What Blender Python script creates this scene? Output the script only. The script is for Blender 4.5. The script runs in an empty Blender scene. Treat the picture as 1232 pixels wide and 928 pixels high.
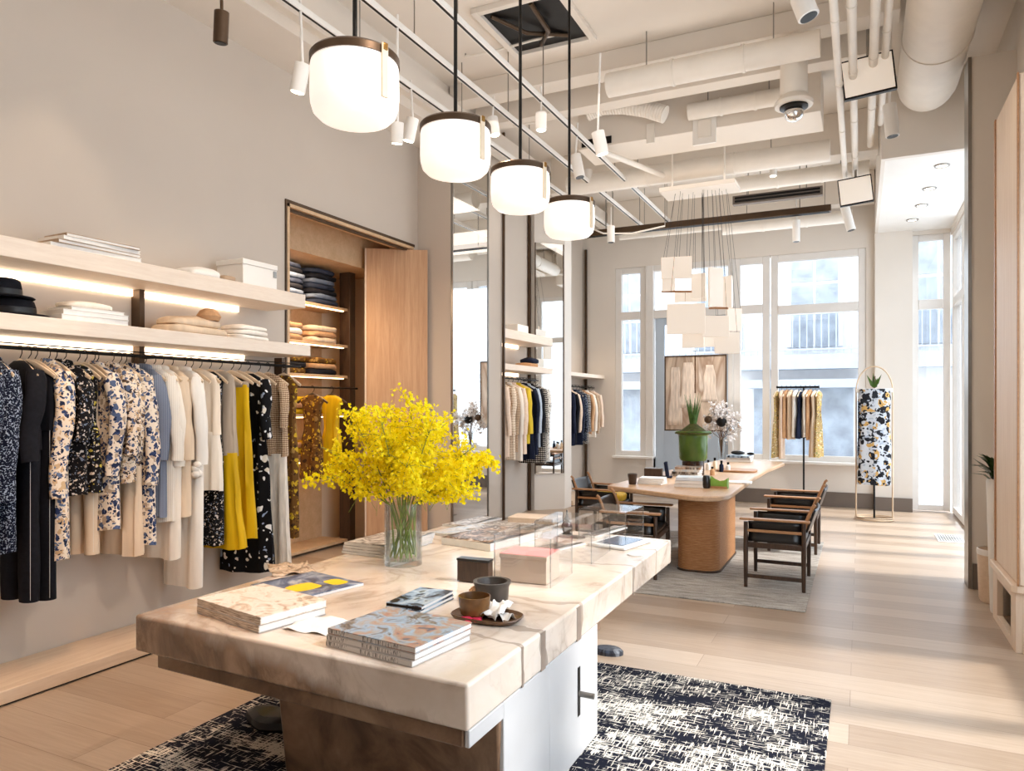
import bpy, bmesh, math, random
from mathutils import Vector, Matrix, noise
C = bpy.context.scene.collection
PI = math.pi
R = math.radians
random.seed(7)
# ---------------------------------------------------------------- camera model (image taken as 1232 x 928)
CH, FPX = 1.6, 870.0
YAW = math.atan((1035 - 616) / FPX)
SA, CA = math.sin(YAW), math.cos(YAW)
def ray(px):
    r = (px - 616) / FPX
    return (-SA + r * CA, CA + r * SA)
def at_z(px, py, z):
    d = FPX * (CH - z) / (py - 487); a, b = ray(px); return Vector((a * d, b * d, z))
def at_x(px, py, X):
    a, b = ray(px); d = X / a; return Vector((X, b * d, CH + (487 - py) / FPX * d))
def at_y(px, py, Y):
    a, b = ray(px); d = Y / b; return Vector((a * d, Y, CH + (487 - py) / FPX * d))
def depth(X, Y): return -X * SA + Y * CA
def zat(py, X, Y): return CH + (487 - py) / FPX * depth(X, Y)
# ---------------------------------------------------------------- mesh builder (world coordinates)
class MB:
    def __init__(s): s.v = []; s.f = []
    def add(s, vs, fs):
        n = len(s.v); s.v += [tuple(v) for v in vs]; s.f += [tuple(i + n for i in f) for f in fs]; return s
    def box(s, x0, y0, z0, x1, y1, z1):
        return s.add([(x0,y0,z0),(x1,y0,z0),(x1,y1,z0),(x0,y1,z0),(x0,y0,z1),(x1,y0,z1),(x1,y1,z1),(x0,y1,z1)],
                     [(0,3,2,1),(4,5,6,7),(0,1,5,4),(1,2,6,5),(2,3,7,6),(3,0,4,7)])
    def rbox(s, c, size, rz=0, rx=0, ry=0):
        M = Matrix.Translation(Vector(c)) @ Matrix.Rotation(rz,4,'Z') @ Matrix.Rotation(ry,4,'Y') @ Matrix.Rotation(rx,4,'X')
        a,b,d = [q/2 for q in size]
        vs = [M @ Vector(p) for p in [(-a,-b,-d),(a,-b,-d),(a,b,-d),(-a,b,-d),(-a,-b,d),(a,-b,d),(a,b,d),(-a,b,d)]]
        return s.add(vs, [(0,3,2,1),(4,5,6,7),(0,1,5,4),(1,2,6,5),(2,3,7,6),(3,0,4,7)])
    def bar(s, p, q, w, h, up=(0,0,1)):
        p, q = Vector(p), Vector(q); d = (q-p).normalized(); u = Vector(up)
        if abs(d.dot(u)) > .98: u = Vector((1,0,0))
        a = d.cross(u).normalized(); b = a.cross(d)
        vs = []
        for c in (p, q):
            for i, j in ((-1,-1),(1,-1),(1,1),(-1,1)): vs.append(c + a*w/2*i + b*h/2*j)
        return s.add(vs, [(3,2,1,0),(4,5,6,7),(0,1,5,4),(1,2,6,5),(2,3,7,6),(3,0,4,7)])
    def tube(s, pts, r, n=10, cap=True, flat=None):
        pts = [Vector(p) for p in pts]; m = len(pts)
        rs = r if isinstance(r, (list, tuple)) else [r]*m
        rings = []; a0 = None
        for i, p in enumerate(pts):
            d = (pts[min(i+1,m-1)] - pts[max(i-1,0)])
            if d.length < 1e-9: d = Vector((0,0,1))
            d.normalize()
            if a0 is None:
                u = Vector((0,0,1)) if abs(d.z) < .9 else Vector((1,0,0)); a = d.cross(u).normalized()
            else:
                a = a0 - d * a0.dot(d); a.normalize()
            a0 = a; b = d.cross(a)
            rings.append([p + (a*math.cos(2*PI*k/n) + b*math.sin(2*PI*k/n))*rs[i] for k in range(n)])
        if flat:
            ax = Vector(flat[0]).normalized(); f = flat[1]
            rings = [[q - ax*((q-pts[i]).dot(ax))*(1-f) for q in rg] for i, rg in enumerate(rings)]
        return s.loft(rings, cap)
    def loft(s, rings, cap=True, capb=None):
        n = len(rings[0]); vs = [v for rg in rings for v in rg]; fs = []
        for i in range(len(rings)-1):
            for k in range(n):
                k2 = (k+1) % n
                fs.append((i*n+k, i*n+k2, (i+1)*n+k2, (i+1)*n+k))
        if cap:
            fs.append(tuple(range(n-1,-1,-1)))
            fs.append(tuple((len(rings)-1)*n+k for k in range(n)))
        return s.add(vs, fs)
    def lathe(s, c, prof, n=28, cap=True, sx=1, sy=1):
        c = Vector(c)
        return s.loft([[c + Vector((r*math.cos(2*PI*k/n)*sx, r*math.sin(2*PI*k/n)*sy, z)) for k in range(n)] for r, z in prof], cap)
    def prism(s, poly, z0, z1):
        n = len(poly)
        return s.add([(x,y,z0) for x,y in poly]+[(x,y,z1) for x,y in poly],
            [tuple(range(n-1,-1,-1)), tuple(range(n,2*n))]+[(k,(k+1)%n,n+(k+1)%n,n+k) for k in range(n)])
    def ball(s, c, r, sx=1, sy=1, sz=1, n=14, m=8):
        c = Vector(c)
        rings = []
        for i in range(m+1):
            t = PI*(i/m); t = min(max(t,.02),PI-.02)
            rings.append([c+Vector((r*sx*math.sin(t)*math.cos(2*PI*k/n), r*sy*math.sin(t)*math.sin(2*PI*k/n), -r*sz*math.cos(t))) for k in range(n)])
        return s.loft(rings)
    def grid(s, fn, nu, nv):
        vs = [fn(i/nu, j/nv) for j in range(nv+1) for i in range(nu+1)]
        fs = [(j*(nu+1)+i, j*(nu+1)+i+1, (j+1)*(nu+1)+i+1, (j+1)*(nu+1)+i) for j in range(nv) for i in range(nu)]
        return s.add(vs, fs)
    def build(s, name, mat, parent=None, bevel=0, smooth=True, ang=38, solid=0, subsurf=0, seg=2):
        if parent is None:
            xs=[v[0] for v in s.v]; ys=[v[1] for v in s.v]; zs=[v[2] for v in s.v]
            o0 = Vector(((min(xs)+max(xs))/2,(min(ys)+max(ys))/2,min(zs))); M = Matrix.Translation(-o0)
        else:
            o0 = None; M = world(parent).inverted()
        me = bpy.data.meshes.new(name)
        me.from_pydata([M @ Vector(v) for v in s.v], [], s.f)
        bm = bmesh.new(); bm.from_mesh(me); bmesh.ops.recalc_face_normals(bm, faces=bm.faces); bm.to_mesh(me); bm.free()
        me.materials.append(mat)
        if smooth:
            me.polygons.foreach_set('use_smooth', [True]*len(me.polygons))
            me.set_sharp_from_angle(angle=R(ang))
        o = bpy.data.objects.new(name, me); C.objects.link(o)
        if parent is None: o.location = o0
        else: o.parent = parent
        if solid:
            m = o.modifiers.new('thick','SOLIDIFY'); m.thickness = solid; m.offset = 0
        if bevel:
            m = o.modifiers.new('bevel','BEVEL'); m.width = bevel; m.segments = seg; m.limit_method = 'ANGLE'; m.angle_limit = R(40)
        if subsurf:
            m = o.modifiers.new('sub','SUBSURF'); m.levels = subsurf; m.render_levels = subsurf
        return o
def world(o):
    M = o.matrix_basis.copy(); p = o.parent
    while p: M = p.matrix_basis @ M; p = p.parent
    return M
def tag(o, label, cat, group=None, kind=None):
    o['label'] = label; o['category'] = cat
    if group: o['group'] = group
    if kind: o['kind'] = kind
    return o
def thing(name, label, cat, loc=(0,0,0), rz=0, group=None):
    o = bpy.data.objects.new(name, None); C.objects.link(o); o.location = loc; o.rotation_euler = (0,0,rz)
    o.empty_display_size = .1
    return tag(o, label, cat, group)
def struct(o, label=None):
    o['kind'] = 'structure'
    if label: o['label'] = label
    return o
KIDS = {}
def kids(o): return [c for c in bpy.data.objects if c.parent == o]
def copy_tree(o, parent=None, depth_=0):
    c = o.copy(); C.objects.link(c); c.parent = parent
    if depth_ < 2:
        for ch in kids(o): copy_tree(ch, c, depth_+1)
    return c
# ---------------------------------------------------------------- materials
def srgb(r, g, b):
    f = lambda x: (x/12.92 if x <= .04045 else ((x+.055)/1.055)**2.4)
    return (f(r/255), f(g/255), f(b/255), 1)
class NT:
    def __init__(s, name, rough=.6, metal=0, spec=.5):
        s.m = bpy.data.materials.new(name); s.m.use_nodes = True; s.t = s.m.node_tree
        s.b = s.t.nodes['Principled BSDF']; s.out = s.t.nodes['Material Output']
        s.b.inputs['Roughness'].default_value = rough; s.b.inputs['Metallic'].default_value = metal
        s.b.inputs['Specular IOR Level'].default_value = spec
        s._co = None
    def n(s, t, ins=None, out=0, **props):
        nd = s.t.nodes.new(t)
        for k, v in props.items(): setattr(nd, k, v)
        for k, v in (ins or {}).items():
            if isinstance(v, bpy.types.NodeSocket): s.t.links.new(v, nd.inputs[k])
            else: nd.inputs[k].default_value = v
        return nd.outputs[out]
    def set(s, k, v):
        if isinstance(v, bpy.types.NodeSocket): s.t.links.new(v, s.b.inputs[k])
        else: s.b.inputs[k].default_value = v
        return s
    def co(s, scale=(1,1,1), rot=(0,0,0), loc=(0,0,0)):
        if s._co is None: s._co = s.n('ShaderNodeTexCoord', out='Object')
        return s.n('ShaderNodeMapping', {'Vector': s._co, 'Scale': scale, 'Rotation': rot, 'Location': loc})
    def noise(s, co, scale, detail=3, rough=.5, dist=0, out='Fac'):
        return s.n('ShaderNodeTexNoise', {'Vector': co, 'Scale': scale, 'Detail': detail, 'Roughness': rough, 'Distortion': dist}, out=out)
    def ramp(s, fac, stops, interp='LINEAR'):
        nd = s.t.nodes.new('ShaderNodeValToRGB'); nd.color_ramp.interpolation = interp
        e = nd.color_ramp.elements
        while len(e) < len(stops): e.new(.5)
        for el, (p, c) in zip(e, stops):
            el.position = p; el.color = c if len(c) == 4 else (*c, 1)
        s.t.links.new(fac, nd.inputs['Fac']); return nd.outputs['Color']
    def mix(s, fac, a, b, mode='MIX'):
        nd = s.t.nodes.new('ShaderNodeMix'); nd.data_type = 'RGBA'; nd.blend_type = mode
        for k, v in ((0, fac), (6, a), (7, b)):
            if isinstance(v, bpy.types.NodeSocket): s.t.links.new(v, nd.inputs[k])
            else: nd.inputs[k].default_value = v
        return nd.outputs[2]
    def math(s, op, a, b=0.0, c=None):
        nd = s.t.nodes.new('ShaderNodeMath'); nd.operation = op
        for k, v in enumerate((a, b) if c is None else (a, b, c)):
            if isinstance(v, bpy.types.NodeSocket): s.t.links.new(v, nd.inputs[k])
            else: nd.inputs[k].default_value = v
        return nd.outputs[0]
    def bump(s, h, strength=.2, dist=.01):
        s.set('Normal', s.n('ShaderNodeBump', {'Height': h, 'Strength': strength, 'Distance': dist}, out='Normal')); return s
BW = lambda v: (v, v, v, 1)
def plain(name, col, rough=.6, metal=0, spec=.5, var=.06, scale=6, bump=0, bscale=60):
    k = NT(name, rough, metal, spec)
    c = srgb(*col); co = k.co()
    nz = k.noise(co, scale, 3)
    lo = tuple(max(0, q*(1-var)) for q in c[:3])+(1,); hi = tuple(min(1, q*(1+var)) for q in c[:3])+(1,)
    k.set('Base Color', k.ramp(nz, [(.3, lo), (.7, hi)]))
    if bump: k.bump(k.noise(co, bscale, 3), bump, .004)
    return k.m
def emis(name, col, strength):
    k = NT(name); k.set('Base Color', srgb(*col)); k.set('Emission Color', srgb(*col)); k.set('Emission Strength', strength); return k.m
def wood(name, c1, c2, scale=(1,14,14), rough=.45, wscale=4, c3=None, bump=.05):
    k = NT(name, rough)
    co = k.co(scale)
    nz = k.noise(co, wscale, 5, .6, .6)
    stops = [(.3, srgb(*c1)), (.7, srgb(*c2))]
    base = k.ramp(nz, stops)
    fine = k.noise(k.co(tuple(q*5 for q in scale)), wscale, 2)
    k.set('Base Color', k.mix(.25, base, k.ramp(fine, [(.35, srgb(*c1)), (.65, srgb(*c2))])))
    if bump: k.bump(fine, bump, .002)
    return k.m
def fabric(name, col, rough=.9, var=.12, scale=40, streak=None):
    k = NT(name, rough, 0, .2); c = srgb(*col)
    co = k.co((1,1,.15) if streak else (1,1,1))
    nz = k.noise(co, streak or scale, 3)
    lo = tuple(q*(1-var) for q in c[:3])+(1,); hi = tuple(min(1,q*(1+var)) for q in c[:3])+(1,)
    k.set('Base Color', k.ramp(nz, [(.35, lo), (.65, hi)]))
    k.bump(k.noise(k.co(), 300, 2), .15, .002)
    return k.m
def floral(name, base, cols, scale=18, thr=.42, rnd=1, seed=0, second=True, warp=.05, sel0=.15):
    """printed cloth: irregular petals of several inks on a ground"""
    k = NT(name, .85, 0, .2); co = k.co(loc=(seed*1.7, seed*.9, seed*2.3))
    wn = k.noise(co, scale*.8, 2, out='Color')
    wv = k.n('ShaderNodeVectorMath', {0: co, 1: k.n('ShaderNodeVectorMath', {0: wn, 'Scale': warp}, operation='SCALE')}, operation='ADD')
    out = srgb(*base)
    for i, (sc, th) in enumerate(((scale, thr), (scale*1.9, thr*.8)) if second else ((scale, thr),)):
        nd = k.t.nodes.new('ShaderNodeTexVoronoi'); nd.inputs['Scale'].default_value = sc; nd.inputs['Randomness'].default_value = rnd
        k.t.links.new(wv, nd.inputs['Vector'])
        sep = k.n('ShaderNodeSeparateColor', {'Color': nd.outputs['Color']})
        stops = [(j/len(cols), srgb(*c)) for j, c in enumerate(cols)]
        ink = k.ramp(sep, stops, 'CONSTANT')
        mask = k.ramp(nd.outputs['Distance'], [(th-.04, BW(1)), (th, BW(0))])
        sel = k.math('GREATER_THAN', k.n('ShaderNodeSeparateColor', {'Color': nd.outputs['Color']}, out=1), (sel0 if i == 0 else sel0+.2))
        out = k.mix(k.math('MULTIPLY', mask, sel), out, ink)
    k.set('Base Color', out); return k.m
def tweed(name, a, b, scale=90, c=None):
    k = NT(name, .95, 0, .1); co = k.co()
    ch = k.n('ShaderNodeTexVoronoi', {'Vector': co, 'Scale': scale}, out='Distance')
    nz = k.noise(co, scale*.5, 3)
    t0 = c or .58
    m = k.ramp(k.math('ADD', ch, k.math('MULTIPLY', nz, .6)), [(t0, BW(0)), (t0+.1, BW(1))])
    k.set('Base Color', k.mix(m, srgb(*a), srgb(*b))); k.bump(ch, .4, .004); return k.m
def plaid(name, base, ink, sx=22, sz=22, ink2=None, wid=.35):
    k = NT(name, .92, 0, .1); co = k.co(); 
    sp = k.t.nodes.new('ShaderNodeSeparateXYZ'); k.t.links.new(co, sp.inputs[0])
    nz = k.math('MULTIPLY', k.math('SUBTRACT', k.noise(co, 25, 2), .5), .7)
    def line(ax, s): return k.math('GREATER_THAN', wid, k.math('FRACT', k.math('ADD', k.math('MULTIPLY', ax, s), nz)))
    hx = line(k.math('ADD', sp.outputs['X'], sp.outputs['Y']), sx); hz = line(sp.outputs['Z'], sz)
    f = k.math('MULTIPLY', k.math('ADD', hx, hz), .5)
    k.set('Base Color', k.ramp(f, [(0, srgb(*base)), (.5, srgb(*(ink2 or ink))), (.9, srgb(*ink))], 'CONSTANT')); return k.m
def stripes(name, a, b, scale=40, wid=.25):
    k = NT(name, .9, 0, .2); co = k.co(); sp = k.t.nodes.new('ShaderNodeSeparateXYZ'); k.t.links.new(co, sp.inputs[0])
    f = k.math('FRACT', k.math('MULTIPLY', k.math('ADD', sp.outputs['X'], sp.outputs['Y']), scale))
    k.set('Base Color', k.mix(k.math('LESS_THAN', f, wid), srgb(*a), srgb(*b))); return k.m
def cover(name, cols, scale=6, seed=0, rough=.35):
    """printed book or magazine cover: soft patches of several inks"""
    k = NT(name, rough, 0, .5); co = k.co((1,1,.2), loc=(seed*3.1, seed*1.3, 0))
    nz = k.noise(co, scale, 3, .55, 1.2)
    n = len(cols)
    k.set('Base Color', k.ramp(nz, [(.28+.44*i/max(1,n-1), srgb(*c)) for i, c in enumerate(cols)])); return k.m
def glassy(name, tint=(255,255,255), refl=.08, rough=.0, edge=.5):
    """thin pane: mostly straight-through, with a mirror-like film"""
    m = bpy.data.materials.new(name); m.use_nodes = True; t = m.node_tree; t.nodes.clear()
    o = t.nodes.new('ShaderNodeOutputMaterial'); mx = t.nodes.new('ShaderNodeMixShader')
    tr = t.nodes.new('ShaderNodeBsdfTransparent'); gl = t.nodes.new('ShaderNodeBsdfGlossy'); fr = t.nodes.new('ShaderNodeLayerWeight')
    tr.inputs['Color'].default_value = srgb(*tint); gl.inputs['Roughness'].default_value = rough
    fr.inputs['Blend'].default_value = .25
    ml = t.nodes.new('ShaderNodeMath'); ml.operation = 'MULTIPLY_ADD'; ml.inputs[1].default_value = edge; ml.inputs[2].default_value = refl*.4
    t.links.new(fr.outputs['Fresnel'], ml.inputs[0])
    t.links.new(ml.outputs[0], mx.inputs[0]); t.links.new(tr.outputs[0], mx.inputs[1]); t.links.new(gl.outputs[0], mx.inputs[2])
    t.links.new(mx.outputs[0], o.inputs[0]); return m

M = {}
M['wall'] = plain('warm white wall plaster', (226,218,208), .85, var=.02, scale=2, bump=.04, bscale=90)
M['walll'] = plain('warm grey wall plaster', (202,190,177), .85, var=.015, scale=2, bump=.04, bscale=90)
M['ceil'] = plain('painted ceiling', (226,217,206), .85, var=.03, scale=1.5)
M['pipe'] = plain('painted pipe', (232,225,215), .55, var=.03)
M['white'] = plain('white lacquer', (236,232,226), .45, var=.02)
M['shelf'] = wood('pale limed oak', (226,208,190), (238,224,208), (12,1.2,12), .5, 3)
M['wframe'] = plain('window frame paint', (228,224,219), .45, var=.02)
M['black'] = plain('black metal', (24,22,21), .4, .6, var=.1)
M['bronze'] = plain('dark bronze', (84,66,50), .4, .7, var=.15)
M['steel'] = plain('brushed steel', (150,146,140), .3, .9, var=.1)
M['brass'] = plain('brass', (176,134,72), .3, .9, var=.1)
M['darkwood'] = wood('dark stained wood', (46,32,24), (78,56,40), (6,6,1), .4, 5)
M['midwood'] = wood('tan armrest wood', (150,104,66), (190,142,98), (2,12,12), .45, 5)
M['oakdoor'] = wood('oak veneer', (186,142,104), (212,172,134), (9,9,.5), .5, 3)
M['closet'] = wood('closet oak', (196,160,120), (216,184,146), (3,3,3), .55, 3)
M['panel'] = wood('pale oak panel', (220,196,172), (234,214,192), (8,8,.6), .5, 3)
M['desk'] = wood('desk top oak', (184,148,114), (208,174,140), (9,.8,9), .35, 3)
M['leather'] = plain('black leather', (20,18,18), .3, 0, .6, .2, 14, .15, 120)
M['mirror'] = plain('mirror silver', (236,238,238), .02, 1, var=0)
M['glass'] = glassy('window glass', (253,254,255), .06)
M['acrylic'] = glassy('clear acrylic', (254,254,254), .10, 0, .28)
M['taupe'] = plain('taupe skirting', (112,100,90), .6, var=.05)
M['led'] = emis('warm led strip', (255,232,202), 5)
M['ledc'] = emis('closet led', (255,214,160), 8)
M['paper'] = plain('white paper edge', (236,232,226), .8, var=.04, scale=30)
M['hang'] = wood('pale hanger wood', (216,190,158), (236,214,186), (8,8,8), .5, 4)
M['chrome'] = plain('dark wire', (40,36,34), .35, .8)
M['foil'] = plain('polished metal', (220,220,220), .08, 1, var=.02)

def m_floor():
    k = NT('wide oak planks', .34, 0, .5)
    br = k.t.nodes.new('ShaderNodeTexBrick')
    k.t.links.new(k.co(), br.inputs['Vector'])
    br.offset = .37; br.inputs['Scale'].default_value = 1
    for key, v in (('Brick Width', 2.3), ('Row Height', .24), ('Mortar Size', .0018), ('Mortar Smooth', .1), ('Bias', 0)): br.inputs[key].default_value = v
    br.inputs['Color1'].default_value = srgb(152,128,106); br.inputs['Color2'].default_value = srgb(190,169,148); br.inputs['Mortar'].default_value = srgb(120,96,76)
    gr = k.noise(k.co((.8,16,1)), 3.2, 5, .6, .8)
    c = k.mix(.3, br.outputs['Color'], k.ramp(gr, [(.3, srgb(148,124,101)), (.7, srgb(206,187,166))]))
    k.set('Base Color', c)
    k.set('Roughness', k.ramp(gr, [(.2, BW(.30)), (.8, BW(.44))]))
    k.bump(br.outputs['Fac'], .15, .002); return k.m
M['floor'] = m_floor()
def m_alab(name, dark=1.0):
    k = NT(name, .22, 0, .5); co = k.co()
    big = k.noise(co, 1.7, 5, .6, .9)
    v1 = k.math('ABSOLUTE', k.math('SUBTRACT', k.noise(k.co((1,1,1), loc=(3,1,0)), 1.35, 6, .55, 1.1), .5))
    v2 = k.math('ABSOLUTE', k.math('SUBTRACT', k.noise(k.co((1,1,1), loc=(7,4,2)), 3.1, 6, .6, .8), .5))
    base = k.ramp(big, [(.25, srgb(206,186,166)), (.5, srgb(224,208,192)), (.75, srgb(236,224,212))])
    m1 = k.ramp(v1, [(0, BW(1)), (.012, BW(.6)), (.05, BW(0))])
    m2 = k.ramp(v2, [(0, BW(.45)), (.02, BW(0))])
    c = k.mix(k.math('MULTIPLY', m1, .38), base, srgb(140,112,90))
    c = k.mix(k.math('MULTIPLY', m2, .30), c, srgb(170,144,120))
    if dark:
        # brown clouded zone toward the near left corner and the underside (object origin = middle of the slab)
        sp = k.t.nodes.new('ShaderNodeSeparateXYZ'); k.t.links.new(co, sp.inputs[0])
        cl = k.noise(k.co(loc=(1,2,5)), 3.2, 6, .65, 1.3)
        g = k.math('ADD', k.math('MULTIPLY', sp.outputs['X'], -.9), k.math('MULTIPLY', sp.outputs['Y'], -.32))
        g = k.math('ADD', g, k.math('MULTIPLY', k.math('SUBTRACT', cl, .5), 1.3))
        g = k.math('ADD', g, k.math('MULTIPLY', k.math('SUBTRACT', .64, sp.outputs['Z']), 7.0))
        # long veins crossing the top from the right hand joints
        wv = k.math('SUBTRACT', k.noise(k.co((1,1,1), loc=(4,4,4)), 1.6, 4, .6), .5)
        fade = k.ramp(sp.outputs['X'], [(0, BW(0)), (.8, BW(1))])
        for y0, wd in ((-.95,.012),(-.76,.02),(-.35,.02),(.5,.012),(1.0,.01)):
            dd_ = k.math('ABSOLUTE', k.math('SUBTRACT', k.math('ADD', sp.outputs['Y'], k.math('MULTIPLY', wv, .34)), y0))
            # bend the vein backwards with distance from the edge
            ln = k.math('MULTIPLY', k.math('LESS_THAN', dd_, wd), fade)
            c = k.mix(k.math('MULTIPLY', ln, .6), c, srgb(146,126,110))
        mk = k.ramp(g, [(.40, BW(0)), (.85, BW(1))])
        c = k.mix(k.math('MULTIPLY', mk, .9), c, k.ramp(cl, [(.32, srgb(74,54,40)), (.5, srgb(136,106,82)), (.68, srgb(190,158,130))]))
    k.set('Base Color', c)
    k.set('Subsurface Weight', .15); k.set('Subsurface Radius', (.05,.03,.02)); k.set('Subsurface Scale', .3)
    return k.m
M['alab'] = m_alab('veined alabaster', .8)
def m_brownstone():
    k = NT('brown marble', .3, 0, .5); co = k.co()
    n1 = k.noise(co, 4.2, 7, .62, .7)
    k.set('Base Color', k.ramp(n1, [(.25, srgb(72,52,38)), (.42, srgb(112,84,62)), (.58, srgb(142,112,88)), (.78, srgb(170,142,116))])); return k.m
M['brown'] = m_brownstone()
def m_weave(name, dark, light, sx, sy, rough=.95, thr=.5, big=2.2):
    """hand-woven rug: broken light threads both ways on a dark ground, in drifting patches"""
    k = NT(name, rough, 0, .1)
    a = k.noise(k.co((sx, sy*.10, 1)), 1, 2, .6); b = k.noise(k.co((sx*.10, sy, 1), loc=(5,3,0)), 1, 2, .6)
    z = k.noise(k.co((1,1,1), loc=(2,8,0)), big, 3, .6)
    zz = k.noise(k.co((.25,1.6,1), loc=(9,2,0)), big*1.3, 2, .5)
    s = k.math('MAXIMUM', a, b)
    s = k.math('ADD', s, k.math('MULTIPLY', k.math('SUBTRACT', z, .5), .30))
    s = k.math('ADD', s, k.math('MULTIPLY', k.math('SUBTRACT', zz, .5), .34))
    k.set('Base Color', k.ramp(s, [(thr+.06, srgb(*dark)), (thr+.10, srgb(*light))]))
    k.bump(s, .4, .006); return k.m
M['rug'] = m_weave('navy and cream woven rug', (26,28,40), (226,218,204), 105, 105, thr=.505, big=3.0)
def m_rug2():
    k = NT('faded grey rug', .95, 0, .1)
    a = k.noise(k.co((2.2,14,1)), 2.0, 5, .65, .6); b = k.noise(k.co((30,30,1)), 3, 2)
    k.set('Base Color', k.mix(.3, k.ramp(a, [(.3, srgb(104,100,94)), (.5, srgb(164,158,150)), (.7, srgb(206,200,190))]), k.ramp(b, [(.3, srgb(110,104,98)), (.7, srgb(206,198,188))])))
    k.bump(b, .3, .004); return k.m
M['rug2'] = m_rug2()
def m_rattan():
    k = NT('wrapped cord', .6, 0, .3); co = k.co()
    sp = k.t.nodes.new('ShaderNodeSeparateXYZ'); k.t.links.new(co, sp.inputs[0])
    w = k.math('SINE', k.math('MULTIPLY', sp.outputs['Z'], 400))
    nz = k.noise(k.co((6,6,60)), 3, 3)
    k.set('Base Color', k.mix(k.math('MULTIPLY', k.math('ADD', w, 1), .22), k.ramp(nz, [(.3, srgb(168,112,68)), (.7, srgb(196,144,96))]), srgb(110,68,38)))
    k.bump(w, .35, .003); return k.m
M['rattan'] = m_rattan()
# ================================================================ SETTING
XL, XR, YB, YF, ZC = -4.53, 1.2, 12.4, -2.6, 5.05
struct(MB().box(-6.2, YF-.2, -.1, 1.5, YB+.3, 0).build('floor', M['floor'], smooth=False))
struct(MB().box(-6.2, YF-.2, ZC, 1.5, YB+.3, ZC+.15).build('ceiling', M['ceil'], smooth=False))
OY0, OY1, OZ = 4.85, 6.84, 3.37
w = MB(); t = .14
w.box(XL-t, YF, 0, XL, OY0, ZC).box(XL-t, OY0, OZ, XL, OY1, ZC).box(XL-t, OY1, 0, XL, YB, ZC)
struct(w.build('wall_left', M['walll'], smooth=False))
# back wall with window band and a door to the street
w = MB(); B0, B1 = YB, YB+.25
w.box(XL-t, B0, 0, -3.93, B1, ZC).box(-3.93, B0, 0, -3.24, B1, .69).box(-1.90, B0, 0, .08, B1, .69)
w.box(-3.93, B0, 4.02, .08, B1, ZC).box(.08, B0, 0, .70, B1, ZC).box(.70, B0, 4.14, XR+.2, B1, ZC)
struct(w.build('wall_back', M['wall'], smooth=False))
struct(MB().box(XL-t, YF-.15, 0, XR+.2, YF, ZC).build('wall_front', M['wall'], smooth=False))
w = MB()
w.box(XR, YF, 0, XR+.15, .6, ZC).box(XR, .6, 0, XR+.15, 7.75, .35).box(XR, .6, 4.1, XR+.15, 12.4, ZC).box(XR, 5.45, .35, XR+.15, 7.75, 4.1).box(XR,2.95,.35,XR+.15,3.2,4.1)
struct(w.build('wall_right', M['wall'], smooth=False))
# pier fin on the right with a steel edge
struct(MB().box(.87, 7.40, 0, XR, 7.62, 4.62).build('wall_fin', M['wall'], smooth=False))
struct(MB().box(.845, 7.385, .0, .872, 7.64, 4.62).build('trim_1', M['steel'], smooth=False))
struct(MB().box(.88, 7.375, 0, 1.0, 7.40, .22).build('baseboard_right', M['taupe'], smooth=False))
# bulkhead and low soffit over the glazed bay
struct(MB().box(.24, 8.68, 4.2, XR, YB, 4.3).build('trim_2', M['white'], smooth=False))
struct(MB().box(.20, 8.6, 4.2, XR, 8.68, ZC).box(.20, 8.68, 4.2, .24, YB, ZC).build('wall_bulkhead', M['wall'], smooth=False))
# pier on the back wall beside the big window
struct(MB().box(.20, 12.28, 0, .70, 12.4, 4.2).build('wall_pier', M['wall'], smooth=False))
struct(MB().box(-1.90, 12.365, 0, .20, 12.4, .23).box(.20,12.25,0,.70,12.28,.2).build('baseboard_back', M['taupe'], smooth=False))
struct(MB().box(-3.95, 12.26, .66, -3.22, 12.42, .70).box(-1.92, 12.26, .66, .10, 12.42, .70).build('trim_3', M['white'], smooth=False, bevel=.006))
# column clad in mirror, angled mirror fin, long plinths
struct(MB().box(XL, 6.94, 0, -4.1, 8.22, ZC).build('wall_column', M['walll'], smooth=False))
struct(MB().prism([(XL, 10.0), (-4.44, 10.0), (-4.09, 10.36), (-4.09, 10.64), (XL, 10.64)], 0, ZC).build('wall_mirror_fin', M['wall'], smooth=False))
struct(MB().box(-4.09, 8.205, 0, -4.06, 8.23, ZC).build('trim_4', M['bronze'], smooth=False))
# soffit with a light trough along the left wall
struct(MB().box(XL, YF, 4.52, -4.02, 6.94, ZC).box(-4.02, YF, 4.62, -3.94, 12.3, 4.9).build('trim_5', M['ceil'], smooth=False))
# windows
def win(name, x0, x1, z0, z1, trans, fw=.1, y=12.42, glass=True):
    f = MB(); d = .10
    f.box(x0, y, z0, x0+fw, y+d, z1).box(x1-fw, y, z0, x1, y+d, z1)
    f.box(x0+fw, y, z0, x1-fw, y+d, z0+fw*.9).box(x0+fw, y, z1-fw, x1-fw, y+d, z1)
    for q in trans: f.box(x0+fw, y-.015, q-.07, x1-fw, y+d, q+.07)
    o = struct(f.build(name, M['wframe'], bevel=.008, smooth=False))
    zs = [z0+fw*.9] + [v for q in trans for v in (q-.07, q+.07)] + [z1-fw]
    for i in range(0, len(zs), 2):
        MB().box(x0+fw, y+.045, zs[i], x1-fw, y+.055, zs[i+1]).build('pane', M['glass'], o, smooth=False)
    return o
win('window_1', -3.93, -3.38, .69, 4.02, [3.17], .105)
win('window_2', -1.90, -1.33, .69, 4.02, [3.17], .11)
win('window_3', -1.31, .08, .69, 4.02, [3.13], .11)
win('window_4', .70, XR, 0.02, 4.14, [3.1], .09)
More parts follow.
